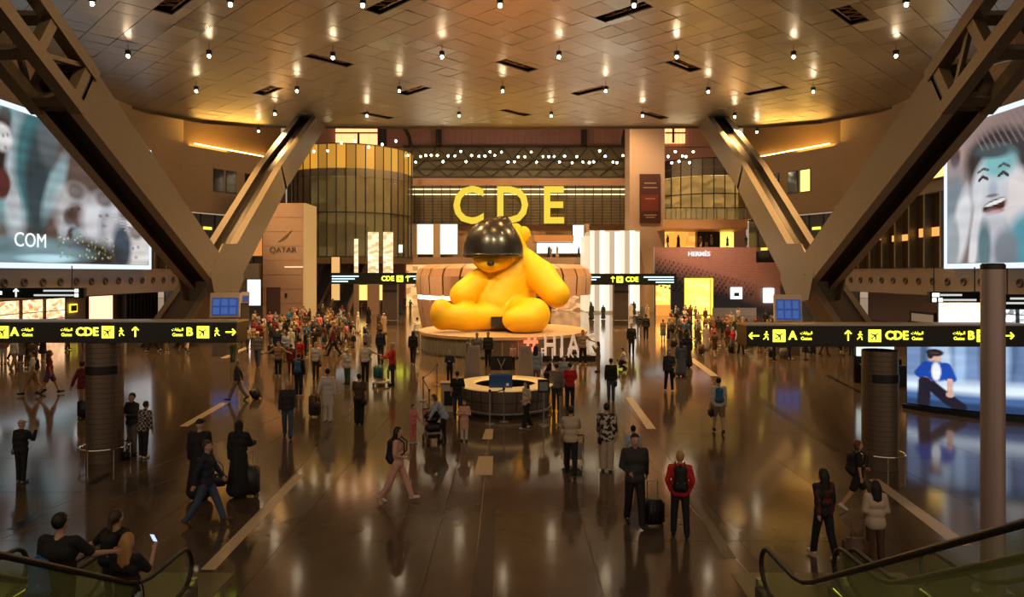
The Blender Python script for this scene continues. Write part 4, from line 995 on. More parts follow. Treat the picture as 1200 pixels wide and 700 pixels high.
# far portals
def far_portal(pxc, px0, px1, py0, py1, d, label, label2, order):
    xcc = (pxc-600)*d/800; t2 = thing('service_column', label2, 'column', (xcc, d, 0))
    w = 8.2*d/800; zt = P(0, py1, d).z
    MB().box(-w, w, -w*.8, w*.8, 0, zt).build('cladding', mat('mauve grey cladding', (.085, .068, .07), .45, .2), t2); MB().box(-w-.02, w+.02, -w*.8-.03, -w*.8, zt*.80, zt*.86).build('display_band', m_black, t2)
    MB().tube([(-w*1.2, -w, .5), (w*1.2, -w, .5)], .05, 6).build('bumper_rail', m_chrome, t2)
    t = thing('gate_sign', label, 'sign', (xcc, d, 0)); zl, zh = P(0, py1, d-1).z, P(0, py0, d-1).z; x0_, x1_ = (px0-pxc)*d/800, (px1-pxc)*d/800; zm_ = (zl+zh)/2; h_ = zh-zl
    MB().box(x0_, x1_, -1.0, .6, zl, zh).build('sign_box', mat('sign black', (.006, .009, .003), .35), t)
    MB().box(x0_, x1_, -1.05, .6, zh, zh+.06).build('top_trim', m_dark, t)
    m_c = glow('sign pale print', (.55, .75, .8), .8)
    for (a, b_) in ((px0+2, px0+33), (px1-38, px1-3)):
        for r_ in range(3):
            ww = (b_-a)*(1, .85, .6)[r_]*d/800; xs = (a-pxc)*d/800 if a < pxc else (b_-pxc)*d/800-ww
            MB().box(xs, xs+ww, -1.04, -1.0, zm_+h_*(.22-.24*r_)-.06, zm_+h_*(.22-.24*r_)+.07).build('print_line', m_c, t)
    us = -1.02; mid = (px0+px1)/2+4-pxc; u = lambda q_: (mid+q_)*d/800
    if order > 0: text('CDE', h_*.62, m_y, t, (u(-2), us, zm_), 0, .01, .02); plane_icon(t, (u(12), us, zm_), h_*.6, m_y2, m_black); arrow(t, (u(21), us, zm_), h_*.6, m_y, 90)
    else: arrow(t, (u(-17), us, zm_), h_*.6, m_y, 90); plane_icon(t, (u(-9), us, zm_), h_*.6, m_y2, m_black); text('CDE', h_*.62, m_y, t, (u(5), us, zm_), 0, .01, .02)
far_portal(458, 390, 519, 320.5, 333, 69.5, 'far black overhead sign with small yellow CDE, left of the statue', 'grey pier under the far sign left of the statue', 1)
far_portal(727, 669, 790, 321.5, 334, 69.5, 'far black overhead sign with small yellow CDE, right of the statue', 'grey pier under the far sign right of the statue', -1)
# hanging black signs over the side shops
def hang_sign(px0, px1, py0, py1, d, label, rows, icons):
    a, b_ = P(px0, py1, d), P(px1, py0, d); t = thing('hanging_sign', label, 'sign', ((a.x+b_.x)/2, d, a.z)); w = (b_.x-a.x)/2; h_ = b_.z-a.z
    MB().box(-w, w, 0, .25, 0, h_).build('sign_box', mat('sign dark green', (.006, .014, .014), .35), t)
    m_c = glow('sign white light', (.9, .88, .82), 1.2); mt = glow('print grey', (.7, .72, .7), .45)
    for (u0, u1, v) in rows: MB().box(-w+2*w*u0, -w+2*w*u1, -.02, 0, h_*v-.05, h_*v+.05).build('print_line', mt, t)
    for (u0, v) in icons: MB().box(-w+2*w*u0-.1, -w+2*w*u0+.1, -.03, 0, h_*v-.1, h_*v+.1).build('icon', m_c, t)
    for s_ in (-.8, .8): MB().tube([(s_*w, .12, h_), (s_*w, .12, h_+1.3)], .03, 6).build('hanger', m_dark, t)
    return t
h1 = hang_sign(-60, 98.5, 337.5, 349.5, 40, 'black hanging sign with white arrow under the left bulkhead', [(.70, .93, .72), (.63, .93, .28)], [(.945, .72), (.945, .28), (.38, .5)])
arrow(h1, ((19-19.2)*.05, -.03, .30), .5, m_w, 90)
hang_sign(1090, 1150, 342, 355, 36, 'black hanging sign with small white print left of the tall pole', [(.2, .62, .70), (.2, .9, .25)], [(.08, .7), (.08, .25), (.14, .7), (.2, .25)])
hang_sign(1176, 1240, 345, 363, 34, 'black hanging sign at the right edge behind the tall pole', [(.12, .6, .72), (.05, .6, .42)], [])
# flight information monitors
def fids(px0, px1, py0, py1, d, rz, label):
    a, b_ = P(px0, py1, d), P(px1, py0, d); t = thing('flight_monitor', label, 'monitor', ((a.x+b_.x)/2, d, 0), math.radians(rz)); w = (b_.x-a.x)/2/math.cos(math.radians(rz)); h_ = b_.z-a.z
    M_ = Matrix.Translation((0, 0, a.z)) @ Matrix.Rotation(math.radians(-10), 4, 'X')
    MB().box(-w, w, 0, .35, 0, h_, M_).build('housing', mat('pale housing', (.55, .50, .44), .4), t)
    sc_ = MB().box(-w+.12, w-.08, -.03, 0, .12, h_-.32, M_).build('screen', glow('monitor blue', (.02, .06, .25), .4), t)
    for k in range(3):
        for r_ in range(2):
            MB().box(-w+.2+k*(2*w-.3)/3, -w+.12+(k+1)*(2*w-.3)/3-.04, -.05, -.03, .2+r_*(h_-.5)/2, .2+(r_+1)*(h_-.5)/2-.12, M_).build('flight_table', glow('monitor table', (.05, .13, .42), .38), sc_)
    MB().box(-w*.85, w*.85, .1, .45, 0, a.z+.1).build('stand', m_bronze, t)
fids(247, 279, 343, 372, 44, 12, 'tilted blue flight information monitor by the left steel column')
fids(909, 939, 345, 377, 44, -12, 'tilted blue flight information monitor by the right steel column')
fids(283, 292, 342, 355, 52, 20, 'smaller blue monitor beside the white light panel, left')

# tall slim pole, right
d = 11.3; t = thing('ventilation_pole', 'tall slim brushed metal pole standing at the right', 'pole', ((1163.5-600)*d/800, d, 0))
MB().lathe([(.175, 0), (.175, 5.36)], 36).build('tube', mat('mauve brushed pole', (.52, .42, .40), .42, .35), t, True)
MB().lathe([(.178, 5.36), (.178, 5.43), (.15, 5.46), (0, 5.46)], 36).build('cap', m_dark, t, True)
MB().lathe([(.3, 0), (.3, .03), (.178, .05)], 36).build('base_ring', m_chrome, t, True)

# ================================================================= NEAR ESCALATORS
def handrail_path(x):
    """landing end loop, level run, bend, incline; y is distance"""
    pts = []
    for k in range(9):
        a = math.radians(-90+k*22.5); pts.append((x, 10.55+.32*math.cos(a), .68+.32*math.sin(a)))
    pts = pts + [(x, 10.0, 1.0), (x, 9.6, 1.01), (x, 9.3, 1.08), (x, 9.0, 1.22)]
    y = 8.5
    while y > 3.4: pts.append((x, y, 1.22+(9.0-y)*.577)); y -= .5
    return [pts[0]] + pts[1:]
def near_escalator(xa, xb, label):
    xm = (xa+xb)/2; t = thing('escalator', label, 'escalator', (xm, 0, 0)); hw = (xb-xa)/2
    for s_ in (-1, 1):
        x = s_*hw
        hp = handrail_path(x); q = MB(); q.tube([(x, 10.1, .34), (x, 10.5, .355)]+hp, .037, 8); q.build('handrail', m_rubber, t, True)
        g = MB(); prof = [(10.6, .36), (10.84, .55), (10.84, .8), (10.6, .95), (10.0, .96), (9.3, 1.03), (9.0, 1.17), (3.4, 4.4)]
        low = [(10.6, .3), (10.8, .3), (10.8, .3), (10.6, .3), (10.0, .3), (9.4, .3), (9.0, .45), (3.4, 3.68)]
        for i in range(3, len(prof)-1):
            (ya, za), (yb, zb) = prof[i], prof[i+1]; (_, la), (_, lb) = low[i], low[i+1]
            g.add([(x-.006, ya, la), (x-.006, yb, lb), (x-.006, yb, zb), (x-.006, ya, za), (x+.006, ya, la), (x+.006, yb, lb), (x+.006, yb, zb), (x+.006, ya, za)], [(0, 1, 2, 3), (7, 6, 5, 4), (3, 2, 6, 7)])
        g.add([(x, 10.6, .3), (x, 10.84, .45), (x, 10.86, .72), (x, 10.6, .96)], [(0, 1, 2, 3)])
        g.build('glass_balustrade', m_glass_g, t)
        sk = MB()
        for (ya, za, yb, zb) in ((10.9, 0, 9.4, 0), (9.4, 0, 9.0, .1), (9.0, .1, 3.4, 3.33)):
            sk.add([(x-.09, ya, za-.3), (x+.09, ya, za-.3), (x+.09, yb, zb-.3), (x-.09, yb, zb-.3), (x-.09, ya, za+.3), (x+.09, ya, za+.3), (x+.09, yb, zb+.34), (x-.09, yb, zb+.34)],
                   [(0, 1, 5, 4), (1, 2, 6, 5), (2, 3, 7, 6), (3, 0, 4, 7), (4, 5, 6, 7)])
        sk.build('skirt', mat('escalator skirt', (.18, .16, .13), .35, .6), t)
        MB().box(x-.06, x+.06, 10.86, 10.95, 0, .42).build('newel_base', m_steel, t)
        MB().add([(x-s_*.05, 9.5, .27), (x-s_*.05, 10.8, .27), (x-s_*.05, 10.8, .315), (x-s_*.05, 9.5, .315)], [(0, 1, 2, 3)]).build('light_strip', glow('green yellow strip', (.55, .62, .04), 1.6), t)
    st = MB().box(-hw+.1, hw-.1, 0, .4, -.2, 0).mesh('step', mat('dark escalator step', (.06, .06, .06), .4, .5))
    for k in range(15): obj('step', st, t, (0, 9.0-k*.4, .12+.231*k))
    MB().box(-hw+.08, hw-.08, 9.3, 11.0, -.05, .015).build('comb_plate', m_steel, t)
    return t
near_escalator(-6.3, -5.1, 'escalator at the bottom left carrying the three riders')
near_escalator(-7.72, -6.5, 'escalator at the bottom left corner, outer one')
near_escalator(3.97, 5.13, 'escalator at the bottom right, inner one nearest the middle')
near_escalator(5.33, 6.5, 'escalator at the bottom right, outer one beside the tall pole')
m_plate = mat('olive landing plate', (.16, .14, .08), .3, .3)
MB().box(-8.0, -4.9, 10.95, 12.05, -.05, .008).build('landing_plate', m_plate, floor); MB().box(3.85, 6.9, 10.95, 12.05, -.05, .008).build('landing_plate', m_plate, floor)
# ================================================================= STATUE, PLINTH, DESK
t = thing('round_plinth', 'large round plinth carrying the yellow bear statue', 'plinth', (-.6, 47.9, 0))
MB().lathe([(5.7, .12), (5.72, 1.1), (5.86, 1.14), (5.86, 1.32), (5.8, 1.36), (0, 1.36)], 72).build('top', mat('warm plinth stone', (.62, .42, .24), .35), t)
for k in range(36):
    MB().lathe([(5.75, .12), (5.77, 1.1)], 2, a0=2*math.pi*k/36+.006, a1=2*math.pi*(k+1)/36-.006).build('side_panel', mat('plinth grey panel', (.20, .155, .11), .3, .5), t)
MB().lathe([(5.5, 0), (5.5, .13)], 60).build('toe_kick', m_black, t)
q = MB()
for k in range(15):
    a = math.radians(196+k*4.6); MB().tube([(6.15*math.cos(a), 6.15*math.sin(a), 0), (6.15*math.cos(a), 6.15*math.sin(a), 1.0)], .02, 5).build('rail_post', m_steel, t)
MB().lathe([(6.14, .1), (6.14, .95)], 16, a0=math.radians(196), a1=math.radians(260)).build('glass_rail', m_glass, t)

def B(px, py, dy=0.0):
    d = 48.0+dy; return P(px, py, 48.0) + Vector((0, dy, 0)) if dy == 0 else P(px, py, d)
u = .06
bo = Vector((-.6, 48.0, 1.36))
def b_(px, py, dy=0.0): return tuple(P(px, py, 48.0+dy) - bo)
t = thing('bear_statue', 'giant yellow seated teddy bear statue with glossy black headgear', 'statue', tuple(bo))
m_yel = mat('bear yellow', (.92, .53, .004), .55, noise=.10, nscale=1.5, bump=.25)
pr = [('c', b_(594, 362, .6), b_(603, 316, .5), 37*u, 24*u), ('c', b_(580, 356, -.4), b_(598, 325, .2), 26*u, 24*u),
      ('c', b_(606, 308, .3), b_(606, 290, .2), 15*u, 11*u), ('e', b_(590, 292, -.1), (23*u, 22*u, 23*u)), ('e', b_(606, 279, .3), (8.5*u, 9*u, 16*u)), ('e', b_(603, 268, .3), (6.5*u, 6*u, 6*u)),
      ('c', b_(615, 306, .2), b_(634, 324, -.6), 15*u, 17.5*u, .25), ('c', b_(634, 324, -.6), b_(652, 345, -1.6), 17.5*u, 15.5*u, .25),
      ('c', b_(578, 318, .0), b_(558, 332, -.9), 13*u, 14*u, .25), ('c', b_(558, 332, -.9), b_(545, 344, -1.5), 14*u, 15.5*u, .25), ('e', b_(541, 347, -1.6), (13.5*u, 14*u, 11*u)),
      ('c', b_(588, 371, -1.0), b_(545, 372, -2.4), 15*u, 15*u, .18), ('c', b_(545, 372, -2.4), b_(522, 372, -2.6), 15*u, 13.5*u, .18), ('e', b_(517, 368, -2.6), (12.5*u, 14*u, 17*u)), ('c', b_(517, 362, -2.5), b_(517, 356, -2.4), 7*u, 3*u, .3),
      ('c', b_(606, 368, -.8), b_(620, 371, -2.6), 20*u, 20*u, .18), ('e', b_(612, 375, -3.2), (22*u, 18*u, 15*u)), ('e', b_(627, 369, -2.6), (17*u, 17*u, 18*u))]
obj('body', sdf_mesh(pr, .13, .30, name='body', material=m_yel, cut=lambda X, Y, Z: -Z + .02), t)
obj('muzzle', sdf_mesh([('e', b_(577, 305, -1.0), (23*u, 20*u, 13*u)), ('e', b_(574, 309, -1.6), (13*u, 12*u, 10*u))], .09, .25, name='muzzle', material=m_yel), t)
zc = b_(570, 301, 0)[2]
m_hood = mat('plain black hat', (.014, .011, .010), .28, coat=.3)
hd = [('e', b_(578, 298, -.7), (35*u, 32*u, 42*u)), ('c', b_(590, 262, -.4), b_(582, 275, -.6), 9*u, 20*u)]
hat = obj('hat', sdf_mesh(hd, .10, .4, name='hat', material=m_hood, cut=lambda X, Y, Z: zc-Z), t)
MB().lathe([(2.02, 0), (2.12, .05), (2.12, .16), (2.0, .22)], 40, c=b_(578, 301.5, -.7)).build('hat_brim', mat('gloss black', (.012, .01, .01), .2), t, True)
MB().ball(b_(575, 309, -2.35), (.26, .16, .18), 14, 8).build('nose', m_hood, t, True)
obj('ear', sdf_mesh([('e', b_(614, 275, .2), (8*u, 6*u, 10*u))], .1, .2, name='ear', material=m_yel), t)
MB().cbox(b_(587, 377, -2.0), (1.3, 1.2, .7)).build('base_block', m_dark, t)

t = thing('information_desk', 'round information desk with pale yellow counter top in the middle of the hall', 'desk', (P(592, 0, 26.4).x, 26.4, 0))
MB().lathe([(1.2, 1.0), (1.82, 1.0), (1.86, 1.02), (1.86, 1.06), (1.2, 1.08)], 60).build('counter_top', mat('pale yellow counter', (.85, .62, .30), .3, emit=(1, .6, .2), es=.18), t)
for k in range(24): MB().lathe([(1.70, .12), (1.70, .55), (1.74, .58), (1.74, .98)], 2, a0=2*math.pi*k/24+.008, a1=2*math.pi*(k+1)/24-.008).build('front_panel', mat('desk grey panel', (.16, .13, .11), .35, .3), t)
MB().lathe([(1.62, 0), (1.62, .98), (1.2, .98), (1.2, 0)], 48).build('carcass', m_dark, t)
MB().lathe([(1.78, .14), (1.80, .16), (1.80, .22), (1.76, .24)], 60).build('foot_rail', m_steel, t)
dx = P(592, 0, 26.4).x
def small(name, label, cat, loc, rz=0): return thing(name, label, cat, loc, rz)
x_ = P(587, 0, 25.6).x
t = small('blue_box', 'glossy blue display box on the round information desk', 'box', (x_, 25.3, 1.07))
MB().box(-.43, .43, -.2, .2, 0, .44).build('box_body', mat('blue plastic', (.01, .07, .30), .3), t); MB().box(.2, .3, -.215, -.2, .08, .18).build('white_label', mat('white', (.8, .8, .8), .5), t)
MB().box(-.45, .45, -.22, .22, .44, .47).build('box_lid', mat('blue plastic edge', (.02, .12, .42), .3), t)
t = small('desk_monitor', 'black monitor seen from behind on the information desk, above the blue box', 'monitor', (x_, 26.5, 1.07))
MB().box(-.42, .42, 0, .06, .45, 1.0).build('screen_back', m_black, t)
MB().tube([(0, -.05, 0), (0, -.05, .6)], .03, 6).build('stand', m_steel, t)
for s_ in (-1, 1): MB().tube([(0, -.05, .6), (s_*.15, -.04, .92)], .02, 6).build('bracket_arm', m_steel, t)
for px, lab in ((554, 'left'), (615, 'right')):
    t = small('kiosk_panel', 'tapered grey information kiosk back, %s side of the desk' % lab, 'kiosk', (P(px, 0, 28.2).x, 28.2, 0), 0)
    MB().add([(-.38, 0, .9), (.38, 0, .9), (.27, .22, 2.25), (-.2, .22, 2.25), (-.38, .1, .9), (.38, .1, .9), (.27, .32, 2.25), (-.2, .32, 2.25)], [(0, 1, 2, 3), (7, 6, 5, 4), (3, 2, 6, 7), (0, 3, 7, 4), (1, 5, 6, 2), (0, 4, 5, 1)]).build('panel', mat('kiosk grey', (.38, .32, .27), .45), t)
    MB().box(-.3, .3, 0, .4, 0, .9).build('pedestal', mat('kiosk dark grey', (.15, .13, .12), .5), t)
    MB().add([(-.30, -.012, 1.0), (.30, -.012, 1.0), (.2, .2, 2.15), (-.14, .2, 2.15)], [(0, 1, 2, 3)]).build('inset', mat('kiosk grey inset', (.30, .25, .22), .5), t)
t = small('lectern', 'white lectern with a small black screen where the guard stands', 'lectern', (P(526, 0, 26.2).x, 26.2, 0))
MB().box(-.28, .28, -.2, .2, 0, 1.05).build('body', mat('white lectern', (.75, .62, .42), .4), t); MB().box(-.16, .16, -.24, -.2, .25, .8).build('screen', m_black, t); MB().box(-.33, .33, -.26, .26, 1.05, 1.12).build('top', m_steel, t)

# standing letters
t = thing('standing_letters', 'waist high sign letters reading #HIA C on a black base below the statue', 'sign', (P(656, 0, 41.2).x, 41.2, 0))
MB().box(-1.2, 2.4, -.3, .5, 0, .32).build('base', m_black, t)
mw = mat('letter cream', (.85, .75, .66), .4, emit=(1, .70, .52), es=.16); mcor = mat('letter coral', (.8, .2, .1), .4, emit=(1, .16, .07), es=.8)
ux = lambda px: (px-656)*41.2/800
zb = P(0, 419, 41.2).z
text('#', 1.75, mcor, t, (ux(622), -.2, zb+.80), 0, .06, .03, name='hash_letter').scale = (.8, 1, 1)
for ch, px in (('H', 644.5), ('I', 658.5), ('A', 672), ('C', 693)): text(ch, 1.85, mw, t, (ux(px), 0, zb+.68), 0, .10, .02, name='letter').scale = (.62, 1, 1)
for ch, px in (('F', 636), ('J', 647), ('L', 658), ('R', 668), ('S', 677.5)): text(ch, .80, mw, t, (ux(px), -.28, zb+.28), 0, .05, .01, name='small_letter').scale = (.8, 1, 1)

# belt barriers
def barrier(px, py, label, h=1.0):
    g = G(px, py); t = thing('barrier_post', label, 'barrier', tuple(g))
    MB().lathe([(0, .03), (.16, .03), (.17, .01), (.17, 0)], 20).build('base', m_steel, t); MB().tube([(0, 0, .02), (0, 0, h)], .028, 8).build('pole', m_steel, t)
    MB().tube([(0, 0, h-.08), (0, 0, h)], .045, 8).build('belt_head', m_black, t); return g
bp = [barrier(574, 497, 'silver belt barrier post in front of the desk, left of a close pair', 1.2), barrier(590.5, 494, 'silver belt barrier post in front of the desk, right of a close pair', 1.2),
      barrier(496, 470, 'silver belt barrier post left of the guard at the lectern', 1.0), barrier(503, 488, 'silver belt barrier post nearest the stroller family', 1.0),
      barrier(512, 452, 'silver belt barrier post behind the lectern, farthest left', 1.0), barrier(656, 498, 'brass coloured barrier post right of the desk beside the striped shirt', 1.1)]
for a, b, l_ in ((0, 1, 'black belt between the close pair of posts at the desk'), (2, 4, 'black belt running back to the lectern'), (3, 2, 'black belt between the two left posts by the stroller family')):
    z_ = Vector((0, 0, .93 if a else 1.13)); m_ = (bp[a]+bp[b])/2+z_-Vector((0, 0, .03))
    o_ = MB().tube([bp[a]+z_, m_, bp[b]+z_], .022, 4).build('barrier_belt', m_black); tag(o_, l_, 'belt')
g = G(637, 499); t = thing('sign_stand', 'silver stand with a small black notice screen right of the desk', 'sign stand', tuple(g))
MB().lathe([(0, .03), (.19, .03), (.2, 0)], 20).build('base', m_steel, t); MB().tube([(0, 0, .02), (0, 0, 1.3)], .03, 8).build('pole', m_steel, t); MB().box(-.2, .2, -.04, .04, 1.15, 1.6).build('notice_screen', m_black, t)
MB().box(-.15, .15, -.05, -.04, 1.22, 1.52).build('notice', mat('notice grey', (.3, .32, .34), .4), t)

# ================================================================= PEOPLE
ARM = {  # upper arm, forearm directions for the figure's left (+x); mirrored for the right; facing -Y
    'down': ((.14, .02, -1), (.06, -.14, -1)), 'fwd': ((.12, -.38, -.9), (.02, -.55, -.8)), 'back': ((.16, .42, -.9), (.1, .2, -1)),
    'phone': ((.12, -.2, -.95), (-.42, -.85, .12)), 'push': ((.14, -.55, -.8), (-.05, -.95, -.12)), 'pull': ((.2, .38, -.9), (.12, .30, -.95)),
    'pocket': ((.26, .12, -.95), (-.28, -.28, -.9)), 'bent': ((.2, .05, -.95), (-.35, -.8, -.3)), 'out': ((.75, -.1, -.65), (.9, -.1, -.3)),
    'rail': ((.45, -.5, -.75), (.35, -.85, -.25)), 'up': ((.2, -.5, -.75), (-.1, -.5, .9)), 'reach': ((.1, -.6, -.9), (0, -.5, -.9)), 'chest': ((.25, -.1, -.95), (-.8, -.6, .15)), 'raise': ((.5, -.3, .2), (.1, -.3, .95))}
LEG = {'stand': ((2, 2), (-2, 2)), 'walk': ((24, 4), (-20, 14)), 'walk2': ((-18, 16), (22, 4)), 'stroll': ((14, 4), (-12, 10)), 'wide': ((4, 2), (-6, 4)), 'crouch': ((100, 128), (62, 128)), 'sit': ((88, 86), (84, 86))}
def person_meshes(legs='stand', aL='down', aR='down', lean=0, top='jacket', bot='trousers', hair='short', res=.024, fingers=True, face=True, wide=1.0, female=False, mats=None):
    """meshes for a 1.75 m figure facing -Y, feet on z = 0"""
    V = lambda *a: np.array(a, float)
    la, ra = LEG[legs]
    sp_ = .10 if legs == 'wide' else .0
    def leg(s, ang):
        hip = V(.092*s, 0, 0); th, kb = math.radians(ang[0]), math.radians(ang[0]-ang[1])
        kn = hip + .43*V(.01*s + sp_*s*.5, -math.sin(th), -math.cos(th)); an = kn + .41*V(sp_*s*.4, -math.sin(kb), -math.cos(kb)); return hip, kn, an, kb
    L = leg(1, la); R = leg(-1, ra)
    pz = max(.085 - L[2][2], .085 - R[2][2], ); up = V(0, 0, pz)
    L = [v+up if i < 3 else v for i, v in enumerate(L)]; R = [v+up if i < 3 else v for i, v in enumerate(R)]
    le = math.radians(lean); pc = V(0, 0, pz+.02)
    def T(x, y, z):     # upper body, z measured above the hips
        return pc + V(x, y*math.cos(le)-z*math.sin(le), y*math.sin(le)+z*math.cos(le))
    sw = .178*wide*(.92 if female else 1)
    def arm(s, nm):
        sh = T(sw*s, .0, .50); u_, f_ = ARM[nm]; u_ = V(u_[0]*s, u_[1], u_[2]); f_ = V(f_[0]*s, f_[1], f_[2])
        u_ /= np.linalg.norm(u_); f_ /= np.linalg.norm(f_); el = sh+.285*u_; wr = el+.245*f_; return sh, el, wr, f_
    AL, AR_ = arm(1, aL), arm(-1, aR)
    ch = .112*wide*(.9 if female else 1)
    torso = [('c', T(-.055, .0, .0), T(.055, .0, .0), .115, .115), ('c', T(-.052, -.008, .17), T(.052, -.008, .17), .112*wide, .112*wide), ('c', T(-.075*wide, 0, .36), T(.075*wide, 0, .36), ch, ch), ('c', T(-sw*.85, 0, .485), T(sw*.85, 0, .485), .058, .058)]
    neck = [('c', T(0, .01, .50), T(0, -.012, .60), .055, .050)]
    hc = T(0, -.022, .715)
    hd_ = lambda x, y, z: T(x, -.022+y, .715+z)
    head = [('e', hd_(0, .012, .012), (.076, .095, .105)), ('e', hd_(0, -.022, -.05), (.056, .068, .062)), ('e', hd_(.0, -.095, -.012), (.014, .018, .022)), ('e', hd_(.078, .01, -.01), (.012, .02, .028)), ('e', hd_(-.078, .01, -.01), (.012, .02, .028))]
    def limbs(dr=0.0, legs_=True):
        o = []
        for hip, kn, an, _ in (L, R):
            o += [('c', hip, kn, .088+dr, .058+dr, .02), ('c', kn, an, .056+dr, .040+dr, .02)]
        return o
    def arms(dr=0.0, part=1.0):
        o = []
        for sh, el, wr, f_ in (AL, AR_):
            o.append(('c', sh, el if part > .88 else sh+(el-sh)*.85, .052+dr, .042+dr, .02))
            if part > .88: o.append(('c', el, el+(wr-el)*part, .040+dr, .030+dr, .015))
        return o
    out = {}
    body = torso+neck+head+limbs()+arms()
    tb = MB()
    for s, (sh, el, wr, f_) in ((1, AL), (-1, AR_)):
        hand = wr + f_*.05
        body.append(('c', wr, wr+f_*.075, .026, .030, .01))
        if fingers:
            fx = np.cross(f_, V(s, 0, 0)); fx /= max(np.linalg.norm(fx), 1e-5); sd = np.cross(fx, f_)
            for q_, (off, ln) in enumerate(((-.027, .060), (-.009, .072), (.009, .068), (.026, .054))):
                b0 = wr+f_*.07+fx*off; b1 = b0+f_*ln*.5+sd*(-.006*s); b2 = b0+f_*ln*.95+sd*(-.022*s)
                tb.tube([b0, b1, b2], [.0095, .009, .007], 5)
            th0 = wr+f_*.03-fx*.024; tb.tube([th0, th0-fx*.022+f_*.024, th0-fx*.026+f_*.055], [.012, .011, .008], 5)
    for hip, kn, an, kb in (L, R):
        fl_ = 1 if abs(kb) < .45 or kb > 0 else 1
        body.append(('c', an, an+V(0, -.07, -.045), .034, .024, .02))
    out['body'] = sdf_mesh(body, res, .03, name='body', tubes=tb if fingers else None)
    # shoes
    sh_ = []
    for hip, kn, an, kb in (L, R):
        pitch = min(0.0, kb)*.9 if kb < -.1 else (kb*.35 if kb > .15 else 0)
        if legs in ('crouch', 'sit'): pitch = 0
        d_ = V(0, -math.cos(pitch), math.sin(pitch)); dn = V(0, math.sin(pitch)*-1, -math.cos(pitch))
        heel = an + dn*.040 - d_*.035; toe = an + dn*.050 + d_*.16
        sh_ += [('c', heel, toe, .044, .036, .01), ('c', an, heel, .047, .042, .02)]
    zmin = min(min(p_[1][2]-p_[3], p_[2][2]-p_[4]) for p_ in sh_)
    for i_ in (0, 1): out['shoe%d' % i_] = sdf_mesh(sh_[2*i_:2*i_+2], max(.018, res*.8), .015, name='shoe')
    # hair and headwear
    hr = []
    cutf = None
    hx, hy, hz = hd_(0, 0, 0)
    if hair in ('short', 'bun', 'ponytail', 'long', 'bob'):
        hr = [('e', hd_(0, .022, .028), (.086, .100, .108))]
        if hair == 'bun': hr.append(('e', hd_(0, .10, .10), (.05, .05, .05)))
        if hair == 'ponytail': hr += [('c', hd_(0, .11, .03), hd_(0, .14, -.12), .035, .03), ('c', hd_(0, .14, -.12), hd_(0, .12, -.24), .03, .012)]
        if hair == 'long': hr += [('c', hd_(.04, .055, -.02), hd_(.055, .085, -.26), .062, .045), ('c', hd_(-.04, .055, -.02), hd_(-.055, .085, -.26), .062, .045), ('c', hd_(0, .07, -.05), hd_(0, .10, -.30), .06, .04)]
        if hair == 'bob': hr += [('c', hd_(.05, .03, -.03), hd_(.055, .03, -.10), .045, .035), ('c', hd_(-.05, .03, -.03), hd_(-.055, .03, -.10), .045, .035), ('c', hd_(0, .06, -.03), hd_(0, .06, -.09), .05, .05)]
        low = hz-.35 if hair in ('long', 'bob', 'ponytail') else hz-.065
        if hair in ('long', 'bob'): cutf = lambda X, Y, Z: np.maximum(np.minimum((hy-.035)-Y, hz+.062-Z), low-Z)
        else: cutf = lambda X, Y, Z: np.maximum(np.minimum((hy+.0)-Y+ (hz-Z)*.15, hz+.062-Z), low-Z)
    elif hair == 'bald':
        hr = [('e', hd_(0, .018, .010), (.081, .093, .08))]; cutf = lambda X, Y, Z: np.maximum(np.maximum((hy+.015)-Y, Z-(hz+.055)), (hz-.06)-Z)
    elif hair == 'cap':
        hr = [('e', hd_(0, .015, .035), (.088, .104, .10)), ('e', hd_(0, -.11, .045), (.07, .085, .014))]; cutf = lambda X, Y, Z: (hz+.028)-Z
    elif hair == 'hood':
        hr = [('e', hd_(0, .015, .018), (.093, .108, .118)), ('c', hd_(0, .03, -.06), T(0, .02, .50), .085, .10), ('c', T(-.08, .0, .50), T(.08, .0, .50), .075, .075), ('-e', hd_(0, -.11, -.01), (.058, .10, .072))]
    out['hair'] = sdf_mesh(hr, max(.016, res*.75), .03, cut=cutf, name='hair')
    # upper clothing
    tn = lambda dr: [('c', p_[1], p_[2], p_[3]+dr, p_[4]+dr) for p_ in torso]
    hemz = pz-.07
    if top in ('jacket', 'sweater'):
        tp = tn(.020)+arms(.016, .97)+[('c', T(-.05, .0, -.02), T(.05, .0, -.02), .132, .132)]+([('c', T(-.03, .01, .535), T(.03, .01, .535), .066, .066)] if top == 'jacket' else [])
    elif top == 'tshirt': tp = tn(.014)+arms(.018, .8)+[('c', T(-.05, .0, -.02), T(.05, .0, -.02), .124, .124)]
    elif top == 'blouse': tp = tn(.026)+arms(.026, .9)+[('c', T(-.06, .0, -.06), T(.06, .0, -.06), .14, .14)]; hemz = pz-.14
    elif top == 'tunic': tp = tn(.022)+arms(.018, .95)+[('c', T(-.05, 0, 0), V(-.06, -.01, pz-.36), .135, .13), ('c', T(.05, 0, 0), V(.06, -.01, pz-.36), .135, .13)]; hemz = pz-.40
    elif top == 'robe':
        tp = tn(.028)+arms(.035, .97)+[('c', T(0, 0, .3), V(0, .02, .22), .13, .25), ('c', T(-.05, 0, 0), V(-.10, 0, .20), .13, .19), ('c', T(.05, 0, 0), V(.10, 0, .20), .13, .19)]; hemz = .055
    out['top'] = sdf_mesh(tp, res, .03, cut=(lambda X, Y, Z: hemz-Z + Y*math.tan(le)*.0), name='top')
